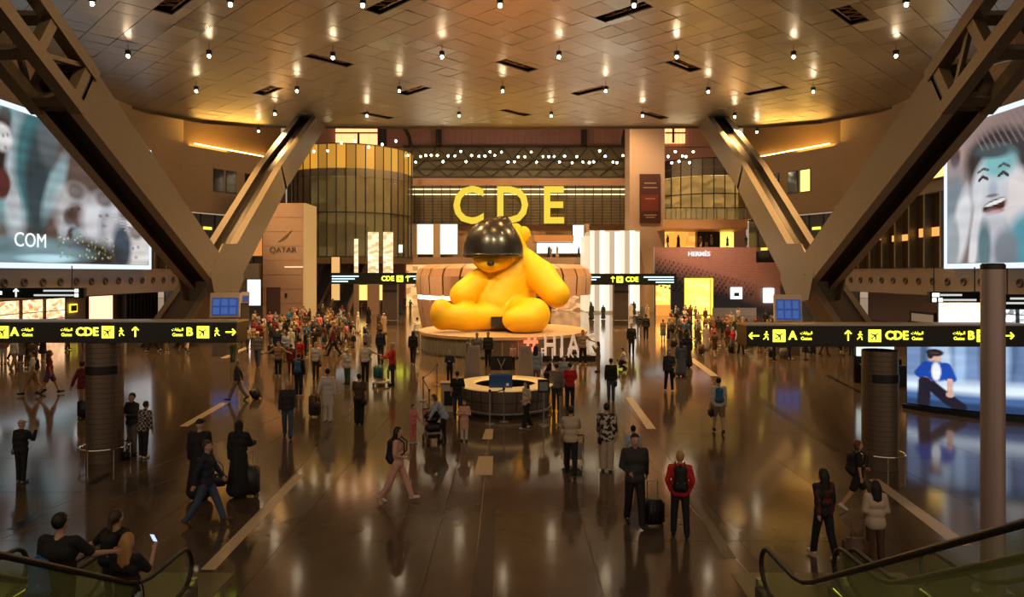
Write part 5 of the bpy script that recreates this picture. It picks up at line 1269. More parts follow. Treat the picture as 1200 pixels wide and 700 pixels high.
    if top != 'robe':
        if bot == 'trousers': bt = [('c', T(-.055, 0, -.0), T(.055, 0, .0), .122, .122)]+[('c', a_, b2, r0, r1, .02) for hip, kn, an, _ in (L, R) for a_, b2, r0, r1 in ((hip, kn, .102, .074), (kn, an+V(0, .0, -.025), .074, .064))]
        elif bot == 'wide': bt = [('c', T(-.055, 0, -.0), T(.055, 0, .0), .124, .124)]+[('c', a_, b2, r0, r1, .02) for hip, kn, an, _ in (L, R) for a_, b2, r0, r1 in ((hip, kn, .106, .092), (kn, an, .092, .095))]
        elif bot == 'shorts': bt = [('c', T(-.055, 0, -.0), T(.055, 0, .0), .124, .124)]+[('c', hip, hip+(kn-hip)*.8, .106, .095, .02) for hip, kn, an, _ in (L, R)]
        elif bot == 'skirt': bt = [('c', T(0, 0, .0), V(0, 0, pz-.42), .14, .22), ('c', T(-.055, 0, 0), V(-.08, 0, pz-.4), .122, .16), ('c', T(.055, 0, 0), V(.08, 0, pz-.4), .122, .16)]
        ct = (lambda X, Y, Z: (pz-.46)-Z) if bot == 'skirt' else (lambda X, Y, Z: .05-Z)
        out['trousers' if bot in ('trousers', 'wide') else bot] = sdf_mesh(bt, res, .02, cut=ct, name='trousers')
    if face:
        e = MB(); 
        for s in (-1, 1): e.ball(tuple(hd_(.03*s, -.088, .008)), (.011, .007, .007), 8, 5)
        out['eyes'] = e.mesh('eyes', None, True)
        mo = MB(); mo.ball(tuple(hd_(0, -.088, -.055)), (.022, .008, .006), 8, 4); out['mouth'] = mo.mesh('mouth', None, True)
    at = {'back': T(0, .13, .32), 'handL': AL[2]+AL[3]*.11, 'handR': AR_[2]+AR_[3]*.11, 'hipL': T(.19, .02, -.02), 'hipR': T(-.19, .02, -.02), 'chest': T(0, -.17, .35), 'shoulderL': T(.12, 0, .54), 'shoulderR': T(-.12, 0, .54), 'zmin': zmin}
    return out, at
SK = {'l': (.62, .38, .26), 'm': (.42, .24, .14), 'd': (.14, .075, .045)}
def skin(k): return mat('skin ' + {'l': 'light', 'm': 'tan', 'd': 'deep'}[k], SK[k], .55)
C = dict(black=(.012, .012, .014), charcoal=(.035, .035, .038), navy=(.015, .022, .05), white=(.72, .68, .62), cream=(.60, .50, .38), grey=(.20, .19, .18), red=(.55, .02, .015), darkred=(.16, .015, .02),
         blue=(.04, .16, .35), lightblue=(.38, .48, .60), jeans=(.06, .10, .17), brown=(.10, .055, .03), tan=(.36, .22, .12), pink=(.72, .22, .24), palepink=(.75, .42, .34), green=(.06, .12, .07), teal=(.02, .17, .18),
         orange=(.55, .13, .03), khaki=(.25, .19, .11), yellow=(.65, .42, .04), blond=(.50, .28, .10), greyhair=(.32, .29, .26), brownhair=(.06, .03, .015), blackhair=(.01, .008, .007), redhair=(.16, .045, .02), beige=(.45, .34, .22), purple=(.12, .05, .14))
def cm(c, r=.8):
    if not isinstance(c, str): return c
    return mat('cloth '+c, C[c], r)
PCACHE = {}
def person(px, py, h, yaw, label, style=None, **kw):
    """style keys top=/bot=/hair= are colours, tk=/bk=/hk= are kinds of garment and hair"""
    a = dict(kw); tk = a.pop('tk', 'jacket'); bk = a.pop('bk', 'trousers'); hk = a.pop('hk', 'short')
    tc_, bc_, hc_ = a.pop('top', 'black'), a.pop('bot', 'black'), a.pop('hair', 'blackhair')
    return put_person2(px, py, h, yaw, label, tc_, bc_, hc_, tk, bk, hk, a)
def put_person2(px, py, h, yaw, label, tc_, bc_, hc_, tk, bk, hk, a):
    sk = a.pop('sk', 'l'); shoe = a.pop('shoe', 'black'); z = a.pop('z', 0.0); d = a.pop('d', None); group = a.pop('group', None); cached = a.pop('cached', False); face = a.pop('face', True)
    if d is None: g = G(px, py)
    else: g = Vector(((px-600)*d/F, d, z))
    t = thing('person', label, 'person', (g.x, g.y, g.z), math.radians(yaw), group=group, scale=h/1.75)
    key = repr((tk, bk, hk, sorted(a.items())))
    if cached and key in PCACHE: ms, at = PCACHE[key]
    else:
        ms, at = person_meshes(face=face, top=tk, bot=bk, hair=hk, **a)
        if cached: PCACHE[key] = (ms, at)
    lower = cm(bc_)
    col = {'body': skin(sk), 'hair': cm(hc_, .5), 'top': cm(tc_), 'trousers': lower, 'shorts': lower, 'skirt': lower, 'shoe0': cm(shoe, .5), 'shoe1': cm(shoe, .5), 'eyes': mat('eye dark', (.02, .015, .01), .2), 'mouth': mat('lips', (.35, .10, .08), .5)}
    for k, me in ms.items():
        name = 'shoe' if k.startswith('shoe') else k
        if k == 'hair': name = {'cap': 'cap', 'hood': 'headscarf'}.get(hk, 'hair')
        if k == 'top': name = {'jacket': 'jacket', 'sweater': 'sweater', 'tshirt': 'shirt', 'blouse': 'blouse', 'tunic': 'tunic', 'robe': 'robe'}[tk]
        if not cached: me.materials.clear(); me.materials.append(col[k]); obj(name, me, t)
        else:
            if not len(me.materials): me.materials.append(col[k])
            o = obj(name, me, t); o.material_slots[0].link = 'OBJECT'; o.material_slots[0].material = col[k]
    sc_ = h/1.75; Rm = Matrix.Translation(g) @ Matrix.Rotation(math.radians(yaw), 4, 'Z')
    t.location.z = g.z - at['zmin']*sc_
    W = {k: Rm @ (Vector(v)*sc_) for k, v in at.items() if k != 'zmin'}
    return t, W, sc_

# ---- carried things
def rbox(name, d, r, m, parent, loc=(0, 0, 0)):
    bm = bmesh.new(); bmesh.ops.create_cube(bm, size=1)
    for v in bm.verts: v.co = Vector((v.co.x*d[0], v.co.y*d[1], v.co.z*d[2]))
    bmesh.ops.bevel(bm, geom=bm.edges[:], offset=r, segments=2, affect='EDGES'); me = bpy.data.meshes.new(name); bm.to_mesh(me); bm.free(); me.shade_smooth(); me.materials.append(m)
    return obj(name, me, parent, loc)
def suitcase(loc, yaw, label, c='black', h=.62, tilt=0):
    t = thing('suitcase', label, 'suitcase', tuple(loc), math.radians(yaw)); t.rotation_euler = (math.radians(tilt), 0, math.radians(yaw))
    m = mat('case '+c, C[c], .4); rbox('shell', (.42, .26, h), .05, m, t, (0, 0, h/2+.06))
    for k in range(4): MB().box(-.15+k*.09, -.12+k*.09, -.137, -.128, .14, h-.02).build('ridge', m, t)
    q = MB(); q.tube([(-.11, .09, h), (-.11, .09, h+.42), (.11, .09, h+.42), (.11, .09, h)], .011, 6); q.build('pull_handle', m_steel, t)
    for sx in (-.16, .16):
        for sy in (-.08, .08): MB().tube([(sx-.012, sy, .035), (sx+.012, sy, .035)], .035, 10).build('wheel', m_rubber, t)
    return t
def backpack(W, yaw, label, c='black', s=1.0, key='back'):
    p_ = W[key]; t = thing('backpack', label, 'backpack', (p_.x, p_.y, p_.z), math.radians(yaw), scale=s); m = mat('pack '+c, C[c], .7)
    obj('bag', sdf_mesh([('c', (-.06, .0, -.17), (.06, .0, -.17), .095, .095), ('c', (-.05, 0, .15), (.05, 0, .15), .085, .085), ('c', (0, -.01, -.1), (0, -.01, .12), .13, .11), ('c', (-.05, .07, -.14), (.05, .07, -.14), .055, .055)], .025, .04, name='bag', material=m), t)
    for sx in (-1, 1): MB().tube([(sx*.08, -.02, .2), (sx*.09, -.16, .26), (sx*.10, -.275, .17), (sx*.105, -.27, -.02), (sx*.10, -.1, -.16)], .018, 6).build('strap', m, t, True)
    MB().tube([(-.08, .1, -.06), (.08, .1, -.06)], .006, 4).build('zip', m_steel, t); MB().tube([(-.03, .0, .23), (0, .0, .27), (.03, .0, .23)], .01, 5).build('grab_loop', m, t)
    return t
def handbag(p_, yaw, label, c='black', s=1.0, strap=.25, cat='bag'):
    t = thing('handbag', label, cat, (p_.x, p_.y, p_.z-.05*s), math.radians(yaw), scale=s); m = mat('bag '+c, C[c], .5)
    rbox('bag_body', (.13, .34, .26), .045, m, t, (0, 0, -.15)); q = MB(); q.tube([(0, -.11, -.04), (0, -.09, strap*.6), (0, 0, strap), (0, .09, strap*.6), (0, .11, -.04)], .011, 6); q.build('strap', m, t, True)
    MB().box(-.066, .066, -.02, .02, -.07, -.05).build('clasp', m_chrome, t); return t
def phone(p_, yaw, label):
    t = thing('phone', label, 'phone', tuple(p_), math.radians(yaw)); t.rotation_euler = (math.radians(-30), 0, math.radians(yaw))
    MB().box(-.036, .036, -.006, .006, -.02, .13).build('case', m_black, t); MB().box(-.032, .032, .006, .008, -.015, .125).build('screen', glow('phone screen', (.4, .5, .7), .8), t); return t
def cart(px, py, yaw, label, d=None):
    g = G(px, py); t = thing('luggage_cart', label, 'trolley', tuple(g), math.radians(yaw))
    MB().tube([(-.26, .35, .98), (.26, .35, .98)], .02, 8).build('handle', m_rubber, t)
    for s_ in (-1, 1): MB().tube([(s_*.26, .35, .98), (s_*.26, .32, .2), (s_*.24, -.5, .16)], .017, 6).build('side_rail', m_steel, t)
    MB().box(-.25, .25, -.5, .3, .14, .17).build('platform', m_steel, t)
    MB().box(-.24, .24, .22, .25, .3, .75).build('back_grille', m_steel, t)
    for x_2, y_2 in ((-.22, .28), (.22, .28), (0, -.45)): MB().tube([(x_2-.015, y_2, .06), (x_2+.015, y_2, .06)], .06, 10).build('wheel', m_rubber, t)
    return t
# ---------------------------------------------------------------- near and middle figures, one by one
m_floral = pattern('black white floral', 'noise', (.02, .02, .02), (.62, .55, .46), 11); m_check = pattern('black white check', 'check', (.015, .015, .015), (.42, .36, .32), 13); m_stripe = pattern('grey stripe', 'stripe', (.05, .05, .05), (.30, .27, .24), 9)
m_print = pattern('dark print', 'noise', (.012, .012, .014), (.10, .02, .02), 5)
def near(px, yf, yh, yaw, label, **kw):
    d = dof(yf); h = (yf-yh)*d/F; h = h*1.0; return person(px, yf, max(.6, min(h, 1.98)), yaw, label, **kw)
# riders on the left escalator
t, W, s = put_person2(70, 0, 1.78, 176, 'man in black t-shirt with blue backpack riding the bottom left escalator', 'black', 'black', 'blackhair', 'tshirt', 'trousers', 'short', dict(d=8.6, z=.46, aL='down', aR='rail', wide=1.12))
W['back'] = W['back']+Vector((-.16, 0, -.22)); backpack(W, 176, 'blue backpack on the man riding the bottom left escalator', 'blue')
t, W, s = put_person2(136, 0, 1.78, 168, 'dark haired rider in black with arm out to the rail, beside the blonde woman', 'black', 'black', 'brownhair', 'tshirt', 'trousers', 'ponytail', dict(d=10.0, z=.02, aL='out', aR='down', female=True))
backpack(W, 168, 'black backpack of the dark haired rider beside the blonde woman', 'black')
t, W, s = put_person2(149, 0, 1.70, 170, 'blonde woman in black top and pale trousers holding up a phone on the escalator', 'black', 'lightblue', 'blond', 'tshirt', 'trousers', 'long', dict(d=9.3, z=.02, aL='down', aR='up', female=True))
phone(W['handR']+Vector((0, 0, .05)), 170, 'phone held up by the blonde woman on the escalator'); handbag(W['hipR'], 170, 'black shoulder bag of the blonde woman on the escalator', 'black')
# left part
t, W, s = near(25, 566, 494, 172, 'person in black jacket and beige cap with phone to the ear, left of the column', top='black', bot='black', hair='beige', hk='cap', aR='up', legs='stand', shoe='grey')
handbag(W['hipL']+Vector((0, 0, .1)), 172, 'black belt bag with white strap on the person in the beige cap', 'grey', .6)
t, W, s = near(38, 463, 411, -55, 'walker in white top and tan shorts with black backpack, far left', top='white', tk='tshirt', bot='tan', bk='shorts', legs='walk', sk='m'); backpack(W, -55, 'black backpack of the white topped walker at far left')
t, W, s = near(58, 463, 411, 125, 'walker in dark red top and shorts with bare legs, far left', top='darkred', tk='tshirt', bot='purple', bk='shorts', legs='walk', hk='long', hair='brownhair', sk='m', female=True)
t, W, s = near(97, 486, 422, 160, 'person in dark red jacket half hidden behind the left round column', top='darkred', bot='tan', aL='pull', hk='short'); suitcase(G(98, 491), 160, 'black suitcase beside the left round column')
t, W, s = near(155, 533, 462, -20, 'person in dark coat facing the camera beside the checked shirt, left', top='charcoal', bot='grey', aL='phone', aR='phone')
t, W, s = near(168, 537, 472, 165, 'person in black and white checked shirt bowing the head, left', top=m_check, bot='black', aL='chest', lean=8, shoe='white')
t = handbag(G(149, 538)+Vector((0, 0, .35)), 20, 'black holdall lying on the floor by the checked shirt', 'black', 1.25)
t, W, s = near(278, 470, 422, -75, 'grey haired man in dark suit striding left with a pull case', top='charcoal', tk='jacket', bot='grey', hair='greyhair', legs='walk', aR='pull', aL='down'); suitcase(G(303, 468), 80, 'small black pull case behind the striding man in a suit', 'black', .42, -35)
near(273, 424, 386, 175, 'person in pale top and dark green trousers below the right end of the left sign', top='khaki', tk='tshirt', bot='green')
t, W, s = near(302, 430, 386, 10, 'person in white cap and grey jacket with backpack, left crowd front', top='grey', bot='jeans', hair='white', hk='cap', legs='walk'); handbag(W['hipL'], 10, 'pale bag of the person in the white cap and grey jacket', 'beige')
near(326, 441, 401, 5, 'person in tan sweater with both arms held out, left crowd front', top='tan', tk='sweater', bot='black', aL='out', aR='out', shoe='white')
t, W, s = near(350, 465, 415, 178, 'person in dark jacket with bright blue backpack, left of the white tunic', top='black', bot='navy', shoe='white'); backpack(W, 178, 'bright blue backpack left of the white tunic', 'blue')
near(352, 436, 397, 150, 'person in red top behind the bright blue backpack', top='red', bot='darkred', tk='tshirt')
near(341, 439, 404, -160, 'child in red and dark trousers beside the tan sweater', top='darkred', bot='darkred')
t, W, s = near(370, 444, 402, 0, 'grey haired man in white shirt and dark trousers facing the camera', top='white', tk='tshirt', bot='charcoal', hair='greyhair', legs='stand', aL='down')
handbag(W['handL'], 0, 'dark bag in the hand of the white shirted grey haired man', 'black', .7)
near(391, 418, 379, -80, 'thin figure in dark red walking left behind the white shirted man', top='darkred', bot='black', legs='walk', hair='redhair')
t, W, s = near(384, 494, 433, 176, 'man in white tunic and white trousers seen from behind', top='white', tk='tunic', bot='white', hair='blackhair', aL='pull', shoe='white'); suitcase(G(369, 489), 176, 'dark brown suitcase left of the white tunic', 'brown', .75)
handbag(W['handL']+Vector((0, 0, -.1)), 176, 'dark coat bundle hanging over the brown suitcase', 'charcoal', 1.1)
t, W, s = near(337, 514, 448, 15, 'bald man in dark jacket and jeans walking towards the camera', top='charcoal', bot='jeans', hair='greyhair', hk='bald', legs='stroll', aR='down', aL='fwd')
t, W, s = near(421, 497, 439, 172, 'person in brown top and black trousers seen from behind, centre left', top='brown', tk='tshirt', bot='black', bk='wide'); handbag(W['hipR']+Vector((0, 0, .1)), 172, 'black shoulder bag of the person in brown top', 'black', 1.15)
near(407, 450, 409, -20, 'person in white shirt and white cap with grey green trousers', top='white', tk='blouse', bot='green', hair='white', hk='cap', aL='phone')
near(428, 447, 401, 178, 'person in white t-shirt and black overalls from behind', top='white', tk='tshirt', bot='black', aR='out')
t, W, s = near(460, 452, 402, -70, 'grey haired person in red jacket pushing a luggage cart', top='red', bot='charcoal', hair='greyhair', aL='push', aR='push'); cart(449, 452, -70, 'luggage cart pushed by the person in the red jacket'); suitcase(G(443, 449)+Vector((0, 0, .17)), 20, 'teal suitcase on the luggage cart', 'teal', .6)
handbag(W['hipR'], -70, 'dark bag of the person in the red jacket', 'charcoal', 1.1)
near(446, 425, 385, 175, 'person in navy shirt behind the teal suitcase', top='navy', bot='charcoal')
t, W, s = near(484, 427, 389, 178, 'person in black hooded top left of the plinth', top='black', bot='black', hk='hood', hair='black', legs='stroll'); handbag(W['handR'], 178, 'pale carrier bag beside the black hooded top', 'cream', 1.0)
near(489, 404, 366, -150, 'person in white top walking at the left edge of the plinth', top='white', bot='grey')
# robed pair and navy man
t, W, s = near(234, 586, 493, 175, 'figure in long black robe and cap, left of the black abaya', top='black', tk='robe', hair='black', hk='cap')
t, W, s = near(280, 583, 495, 178, 'woman in long black abaya and headscarf', top='black', tk='robe', hair='black', hk='hood', aR='push', female=True); suitcase(G(293, 582), 178, 'black suitcase with pale print beside the black abaya', 'charcoal', .66)
t, W, s = near(242, 616, 517, 95, 'man in navy jacket and jeans walking right with head turned', top='navy', bot='jeans', hair='brownhair', legs='walk', aL='fwd', aR='back', shoe='brown'); backpack(W, 95, 'black backpack of the man in navy jacket and jeans', 'black', .9)
handbag(G(256, 590)+Vector((0, 0, .75)), 95, 'black bag beside the man in navy jacket', 'black', 1.1)
# woman with long hair, centre left
t, W, s = near(466, 588, 501, 85, 'woman with long black hair walking right in pale pink trousers', top='palepink', tk='tshirt', bot='palepink', hk='long', legs='walk', aL='bent', aR='bent', female=True, shoe='white'); backpack(W, 85, 'large black backpack on the long haired woman in pink trousers', 'black', 1.15)
phone(W['handL'], 85, 'phone in the hand of the long haired woman')
# family with stroller
near(484, 520, 475, 60, 'small child in pink left of the stroller', top='pink', tk='sweater', bot='pink', shoe='white', aL='fwd')
t, W, s = near(520, 518, 460, -75, 'adult in light blue shirt leaning over the stroller', top='lightblue', tk='blouse', bot='black', hair='brownhair', lean=28, aL='reach', aR='reach', hk='bob', female=True)
near(544, 517, 470, 0, 'child in peach tunic right of the stroller', top='palepink', tk='tunic', bot='white', aL='chest', aR='chest', hair='brownhair')
g = G(508, 520); t = thing('stroller', 'black and grey baby stroller in front of the light blue shirt', 'stroller', tuple(g), math.radians(20))
q = MB()
obj('seat', sdf_mesh([('c', (-.12, 0, .5), (.12, 0, .5), .15, .15), ('c', (-.12, .18, .72), (.12, .18, .72), .10, .10)], .035, .05, name='seat', material=m_black), t)
MB().lathe([(.30, 0), (.27, .12), (.17, .24), (0, .28)], 10, c=(0, .12, .72), a0=0, a1=math.pi).build('canopy', mat('stroller grey', (.08, .08, .085), .7), t, True)
for s_ in (-1, 1):
    MB().tube([(s_*.24, -.32, .12), (s_*.25, .1, .6), (s_*.24, .45, 1.0)], .015, 6).build('frame_tube', m_steel, t); MB().tube([(s_*.24, .35, .1), (s_*.25, .02, .52)], .015, 6).build('frame_tube', m_steel, t)
    for yy in (-.32, .35): MB().tube([(s_*.24-.02, yy, .11), (s_*.24+.02, yy, .11)], .11, 14).build('wheel', m_rubber, t)
MB().tube([(-.24, .45, 1.0), (.24, .45, 1.0)], .02, 8).build('handle', m_rubber, t); MB().box(-.2, .2, -.1, .3, .18, .3).build('basket', m_black, t)
person(502, 508, .95, 15, 'small child in pink standing at the front of the stroller', top='pink', tk='sweater', bot='pink', aL='up', aR='up', hair='brownhair')
# desk area
near(527, 448, 412, 0, 'guard in dark suit standing behind the white lectern', top='navy', tk='jacket', bot='black', aL='chest', aR='chest', hair='greyhair')
near(536, 489, 436, 178, 'person in black shirt at the left end of the information desk', top='black', tk='tshirt', bot='charcoal', aR='bent', wide=1.1)
near(559, 431, 391, 10, 'person in grey standing behind the left kiosk back', top='grey', bot='black', hair='blackhair')
near(572, 430, 390, -10, 'person in dark jacket standing behind the desk monitor', top='charcoal', bot='black', hair='brownhair')
near(549, 428, 397, 60, 'person in grey headscarf behind the left kiosk back', top='grey', tk='robe', hk='hood', hair='grey')
near(601, 433, 404, -30, 'person in pale pink seated height behind the right kiosk back', top='palepink', tk='tshirt', bot='black')
t, W, s = near(617, 503, 448, -60, 'woman in cream top and wide black trousers in front of the desk', top='cream', tk='tshirt', bot='black', bk='wide', hk='long', aL='bent', legs='stroll', female=True, shoe='white')
near(628, 457, 405, 165, 'person in light blue shirt with dark long hair at the desk', top='lightblue', tk='blouse', bot='grey', hk='long', female=True)
t, W, s = near(652, 482, 427, 172, 'person in grey striped shirt queueing at the desk', top=m_stripe, tk='sweater', bot='charcoal'); backpack({'back': G(641, 470)+Vector((0, 0, .95))}, 172, 'black rucksack held beside the grey striped shirt', 'black', 1.1)
near(668, 480, 426, 175, 'person in bright red top beside the grey striped shirt', top='red', tk='tshirt', bot='navy', aR='bent'); 
near(661, 462, 418, 0, 'person in blue grey top between the striped shirt and the red top', top='lightblue', tk='tshirt', bot='grey')
near(592, 478, 440, 0, 'small child in dark clothes between the close pair of barrier posts', top='navy', tk='tshirt', bot='black', aL='chest')
near(641, 454, 420, 100, 'dark clothed person leaning on the right side of the desk', top='black', bot='black', lean=20)
near(683, 428, 388, 0, 'person in pale top and dark trousers posing in front of the standing letters', top='beige', tk='tshirt', bot='black', aL='out', legs='wide', shoe='palepink')
near(701, 436, 401, -100, 'woman in grey top with dark hair photographing the standing letters', top='khaki', tk='tunic', bot='khaki', hk='long', female=True, aL='up', aR='up')
# right of the desk
t, W, s = near(669, 558, 478, 176, 'person in white jacket and black trousers pushing a cart away from the camera', top='cream', tk='sweater', bot='black', hair='blackhair', legs='stroll', aL='push', aR='push'); cart(671, 549, 180, 'luggage cart pushed by the person in the white jacket')
t, W, s = near(711, 552, 474, 172, 'person in black and white floral shirt and cream trousers', top=m_floral, tk='blouse', bot='cream', bk='wide', shoe='black', aL='fwd'); handbag(W['hipL']+Vector((0, -.05, .05)), 172, 'black crossbody bag on the floral shirt', 'black', .8)
near(742, 566, 500, 176, 'person with dark bun and blue grey top hidden behind the tall man in black', top='lightblue', tk='tshirt', bot='grey', hk='bun')
t, W, s = near(744, 618, 511, 5, 'tall man in black jacket walking towards the camera', top='charcoal', tk='jacket', bot='black', hair='blackhair', legs='stroll', aL='pull', aR='bent', wide=1.1); suitcase(G(766, 617), 5, 'black upright suitcase right of the tall man in black', 'black', .5)
phone(W['handR'], 5, 'phone in the hand of the tall man in black')
t, W, s = near(797, 629, 532, 170, 'man in bright red jacket with cropped fair hair seen from behind', top='red', tk='jacket', bot='black', hair='blond', hk='short', legs='wide', aL='pocket', aR='pocket', shoe='black', wide=1.05); backpack(W, 170, 'black backpack on the man in the bright red jacket', 'black', 1.05)
t, W, s = near(716, 470, 421, 170, 'person in black top and jeans seen from behind, right of the standing letters', top='black', tk='sweater', bot='jeans'); handbag(W['hipR'], 170, 'black bag of the person in black top and jeans', 'black')
t, W, s = near(784, 459, 411, 0, 'person in dark blazer over white shirt walking towards the camera', top='charcoal', tk='jacket', bot='black', legs='wide', aL='bent', shoe='white', hk='bob', hair='brownhair'); handbag(W['hipL'], 0, 'black bag of the person in dark blazer', 'black', 1.1)
near(798, 441, 400, 178, 'figure in long blue grey robe behind the dark blazer', top=mat('robe slate', (.09, .12, .17), .8), tk='robe', hk='hood', hair='navy')
near(805, 431, 391, 178, 'figure in long black robe behind the blue grey robe', top='black', tk='robe', hk='hood', hair='black')
t, W, s = near(842, 508, 444, 176, 'person in white shirt and beige shorts with teal backpack, right', top='white', tk='sweater', bot='khaki', bk='shorts', legs='stroll', shoe='black'); backpack(W, 176, 'teal blue backpack on the person in beige shorts', 'blue'); handbag(W['handL']+Vector((0, 0, .08)), 176, 'black bag in the hand of the person in beige shorts', 'black', 1.1)
near(740, 416, 380, 5, 'man in black walking towards the camera in the bright aisle', top='black', bot='charcoal', wide=1.1)
person(733, 433, 1.62, -110, 'person in white shirt crouching on the floor of the bright aisle', top='white', tk='tshirt', bot='charcoal', legs='crouch', aL='fwd', aR='fwd', lean=15)
near(757, 398, 366, 170, 'person in black jacket in the bright aisle, right one of two', top='black', bot='black'); near(749, 394, 362, -5, 'person in dark grey in the bright aisle, left one of two', top='charcoal', bot='grey')
# bottom right
t, W, s = near(1005, 599, 517, 75, 'woman with red brown hair in black shorts striding right', top='black', tk='tshirt', bot='black', bk='shorts', hair='redhair', hk='bob', legs='walk', shoe='white', aL='bent', sk='l', female=True); backpack(W, 75, 'black backpack of the red haired woman in shorts', 'black', 1.05)
t, W, s = near(965, 655, 552, -165, 'person in black outfit with dark red print and black hair, bottom right', top=m_print, tk='jacket', bot='black', hk='long', legs='stroll', shoe='white', aR='down', aL='back')
t, W, s = near(1026, 664, 565, 178, 'woman with long black hair in white blouse at the right escalator', top='cream', tk='blouse', bot='brown', hk='long', legs='stand', aL='bent', aR='bent', female=True); handbag(W['handR']+Vector((0, 0, .05)), 178, 'dark brown handbag on the arm of the woman in white blouse', 'brown', .9); suitcase(G(1003, 668), 178, 'dark suitcase left of the woman in white blouse', 'brown', .5)

# ---------------------------------------------------------------- the crowd: figures of a few builds, each its own object
TOPS = ['black', 'charcoal', 'navy', 'white', 'cream', 'grey', 'red', 'darkred', 'blue', 'lightblue', 'brown', 'tan', 'pink', 'green', 'khaki', 'beige', 'brown', 'charcoal', 'navy', 'grey', 'black', 'tan', 'khaki', 'black', 'black', 'charcoal', 'navy', 'white', 'darkred', 'brown']
BOTS = ['black', 'charcoal', 'navy', 'jeans', 'grey', 'khaki', 'white', 'brown', 'black', 'black']
VAR = [dict(tk='jacket', legs='walk', aL='fwd', aR='back'), dict(tk='tshirt', legs='stand', aL='down', aR='phone'), dict(tk='sweater', legs='stroll', aL='down', aR='down'), dict(tk='jacket', legs='stand', aL='pocket', aR='bent', wide=1.1),
       dict(tk='tshirt', legs='walk2', aL='back', aR='fwd', bk='shorts'), dict(tk='blouse', legs='stroll', hk='long', aL='phone', aR='down', female=True), dict(tk='sweater', legs='stand', hk='bob', bk='wide', female=True, aL='push', aR='push'), dict(tk='robe', legs='stand', hk='hood', female=True), dict(tk='tunic', legs='stroll', hk='cap'),
       dict(tk='tshirt', legs='stand', bk='skirt', hk='ponytail', female=True)]
POSE = {'walk': 'walking', 'walk2': 'striding', 'stroll': 'strolling', 'stand': 'standing'}
HN = {'blackhair': 'black hair', 'brownhair': 'brown hair', 'greyhair': 'grey hair', 'blond': 'fair hair', 'redhair': 'auburn hair'}
CN = {'darkred': 'dark red', 'lightblue': 'light blue', 'jeans': 'blue jeans', 'palepink': 'pale pink'}
used = set(); placed = []
AVOID = [(-12.3, 69.5, 1.3, 1.3), (11.0, 69.5, 1.3, 1.3), (18.2, 94, 3, 3), (-18.5, 44, 1.6, 1.2), (17.8, 44, 1.6, 1.2), (24, 50.5, 3.2, 3), (-24, 50.5, 3.2, 3), (-11.5, 19.3, 1, 1), (-.8, 66.5, 9, 9), (-18.6, 88, 1.5, 1.5), (-16, 88, 1.5, 1.5), (13.5, 92, 4.3, 4), (-25.7, 96, 6, 6), (-27.6, 83, 3, 3.5)]
